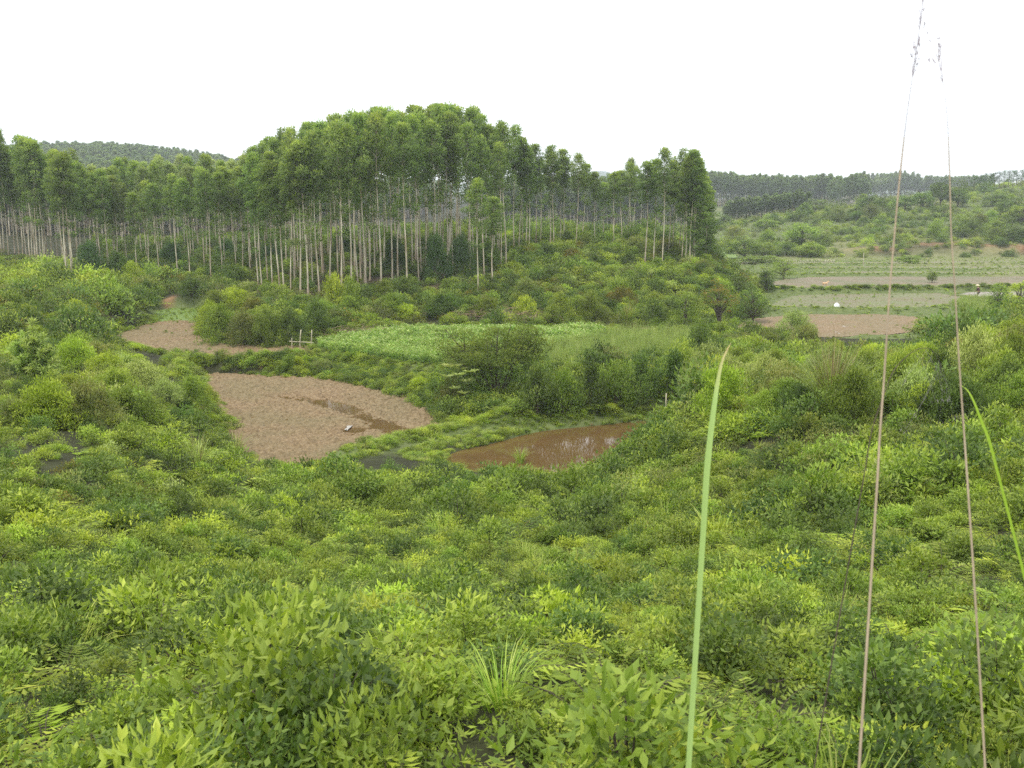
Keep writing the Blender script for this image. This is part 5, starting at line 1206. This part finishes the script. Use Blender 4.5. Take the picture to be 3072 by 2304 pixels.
    mb.add(V, [[j * nu + i, j * nu + (i + 1) % nu, (j + 1) * nu + (i + 1) % nu, (j + 1) * nu + i] for j in range(5) for i in range(nu)]); link('straw_hat', mb.mesh('straw_hat', [straw]), o)
    mb = MB(); pole(mb, (-.37, .17, 1.0), (-.47, .17, -.1), .016, .013, 4); tag(link('walking_stick', mb.mesh('walking_stick', [M['wood']], True), None, (x, y, z)), 'thin dark stick held by the wading person', 'stick')
person()

# ------------------------------------------------------------------ stalks and blades close to the viewer
def path_at(pts, D0, D1, k=24):
    P_ = np.array([at(px, py, D0 + (D1 - D0) * i / (len(pts) - 1)) for i, (px, py) in enumerate(pts)])
    t = np.linspace(0, len(pts) - 1, k); i = np.clip(t.astype(int), 0, len(pts) - 2); f = (t - i)[:, None]
    a, b = P_[i], P_[i + 1]; p0 = P_[np.maximum(i - 1, 0)]; p3 = P_[np.minimum(i + 2, len(pts) - 1)]
    return .5 * (2 * a + (b - p0) * f + (2 * p0 - 5 * a + 4 * b - p3) * f ** 2 + (-p0 + 3 * a - 3 * b + p3) * f ** 3)
def rooted(P_):                                   # carry the stem down to the soil in a smooth line
    a = P_[0]; d = P_[0] - P_[4]; d /= np.linalg.norm(d); ext = []
    for k in range(1, 60):
        q = a + d * .08 * k + np.array([0, 0, -.0012 * k * k]); ext.append(q)
        if q[2] < gz(q[0], q[1]) - .05: break
    return np.vstack([np.array(ext)[::-1], P_])
stalk = flat_mat('dry_stalk', (.24, .19, .13), (.36, .29, .20), 30, .6, ns=(1, 1, .05)); stalk_top = flat_mat('glare_painted_stalk_top', (.15, .14, .16), (.24, .22, .24), 30, .7)  # purple-grey paints the bright sky's glare onto the upper stalk
seedm = flat_mat('seed_plume', (.22, .20, .22), (.34, .3, .32), 30, .8)
def reed_stalk(pts, D0, D1, r0, r1, label, split, plume_at, seed):
    P_ = rooted(path_at(pts, D0, D1)); rad = np.linspace(r0, r1, len(P_)); r = np.random.default_rng(seed)
    o = thing('reed_stalk', tuple(P_[0]), label, 'grass stalk'); Q = P_ - P_[0]; k = len(P_) - 24 + int(24 * split)
    mb = MB(); mb.tube(Q[:k + 1], rad[:k + 1], 8); mb.tube([Q[k - 1], Q[k + 1]], [rad[k] * 1.25, rad[k] * .8], 8); link('stem', mb.mesh('stem', [stalk], True), o)
    mb = MB(); mb.tube(Q[k:], rad[k:] * .62, 6); link('upper_stem', mb.mesh('upper_stem', [stalk_top], True), o)  # thinned as well, to imitate the sky's glare around it
    mb = MB()
    for f in plume_at:
        c = Q[len(Q) - 24 + int(f * 23)]; dr = Q[-1] - Q[-4]; dr /= np.linalg.norm(dr)
        for j in range(3):
            d = dr + r.normal(size=3) * [.16, .2, .15]; l = r.uniform(.02, .06); mb.tube([c, c + d * l * .5, c + d * l + [0, 0, -.004]], [.0004, .0003, .0002], 3)
            q = c + d * l; mb.leaves(np.repeat(q[None], 4, 0) - d * r.uniform(0, .02, (4, 1)), np.repeat(d[None], 4, 0) + r.normal(size=(4, 3)) * .2, .009, .0016, r)
    link('seed_plume', mb.mesh('seed_plume', [seedm]), o)
reed_stalk([(878, 470), (880, 432), (884, 380), (889, 300), (894, 240), (899, 185), (905, 130), (912, 80), (918, 40), (925, -12)], 1.10, 1.30, .0019, .0006, 'tall dry reed stalk leaning right to the top edge, seed wisps at its tip', .62, [.80, .82, .9, .93, .99], 861)
reed_stalk([(967, 475), (964, 432), (959, 360), (955, 290), (951, 230), (950, 185), (948, 130), (945, 95), (940, 68), (934, 46)], 1.15, 1.35, .0017, .0004, 'shorter dry reed stalk bending left at its thin tip', .62, [.85, .9, .95], 862)
def blade(pts, D0, D1, w0, label, c1, c2, seed, tipdry=True):
    P_ = rooted(path_at(pts, D0, D1)); o0 = P_[0].copy(); Q = P_ - o0; n_ = len(Q); t = np.r_[np.linspace(0, .15, n_ - 24), np.linspace(.16, 1, 24)]
    wd = w0 * np.where(t < .3, .75 + .25 * t / .3, (1 - ((t - .3) / .7) ** 1.25 * .97)); V = []; side = np.array([.95, .25, 0])
    for i in range(n_): V += [Q[i] - side * wd[i] / 2, Q[i] + [0, .12 * wd[i], -.05 * wd[i]], Q[i] + side * wd[i] / 2]
    F = [[3 * i + j, 3 * i + j + 1, 3 * i + 4 + j, 3 * i + 3 + j] for i in range(n_ - 1) for j in (0, 1)]
    mb = MB(); mb.add(V, F, np.repeat(t[:-1], 2)); mt = leaf_mat('blade_%d' % seed, [c1, c1, c2], trans=.3, vary=.0)
    tag(link('long_grass', mb.mesh('long_grass', [mt], True), None, tuple(o0)), label, 'grass')
blade([(704, 520), (707, 470), (711, 431), (715, 400), (718, 380), (722, 362), (727, 350), (731, 343)], 1.3, 1.42, .0098, 'broad pale green grass blade with browning bent tip, close to the viewer', (.20, .30, .12), (.34, .24, .15), 1)
blade([(997, 470), (989, 440), (981, 420), (974, 402), (968, 391), (962, 386), (957, 384)], 1.6, 1.7, .0062, 'bent yellow-green grass blade at the lower right', (.14, .24, .02), (.2, .3, .04), 2)
# thin dark stalk arching over with a faint plume
P_ = rooted(path_at([(866, 465), (872, 430), (882, 400), (893, 372), (906, 357), (918, 349), (930, 349), (938, 358), (941, 372)], 1.5, 1.6, 30)); o_ = thing('plume_grass', tuple(P_[0]), 'thin dark arching stalk with a faint hanging seed plume', 'grass stalk'); Q = P_ - P_[0]
mb = MB(); mb.tube(Q, np.linspace(.0013, .0004, len(Q)), 5); link('stem', mb.mesh('stem', [flat_mat('dark_stalk', (.05, .04, .03), (.09, .07, .05), 10)], True), o_)
mb = MB(); r = np.random.default_rng(9)
for k in range(10):
    c = Q[r.integers(len(Q) - 14, len(Q))]; l = r.uniform(.03, .11); d = np.array([r.normal() * .35, r.normal() * .3, -1]); e = c + d * l; mb.tube([c, (c + e) / 2 + [.004, 0, .003], e], [.0002, .00015, .0001], 3)
    mb.leaves(np.repeat(e[None], 3, 0) + r.normal(size=(3, 3)) * .004, np.repeat(d[None], 3, 0), .006, .0012, r)
link('seed_plume', mb.mesh('seed_plume', [seedm]), o_)

# ------------------------------------------------------------------ haze
def haze():
    V = [(x, y, z) for z in (-6, 190) for y in (-60, 3060) for x in (-2990, 2990)]
    F = [[0, 1, 3, 2][::-1], [4, 5, 7, 6], [0, 1, 5, 4], [2, 3, 7, 6][::-1], [0, 2, 6, 4][::-1], [1, 3, 7, 5]]
    m_, t_, N, Lk = nt('haze'); o_ = N("ShaderNodeOutputMaterial"); v = N("ShaderNodeVolumePrincipled")
    v.inputs['Color'].default_value = (.86, .92, 1, 1); v.inputs['Density'].default_value = .00034; v.inputs['Anisotropy'].default_value = .2
    Lk(v.outputs[0], o_.inputs['Volume']); tag(link('haze', quad_mesh('haze', V, F, [m_])), kind='stuff')
haze()
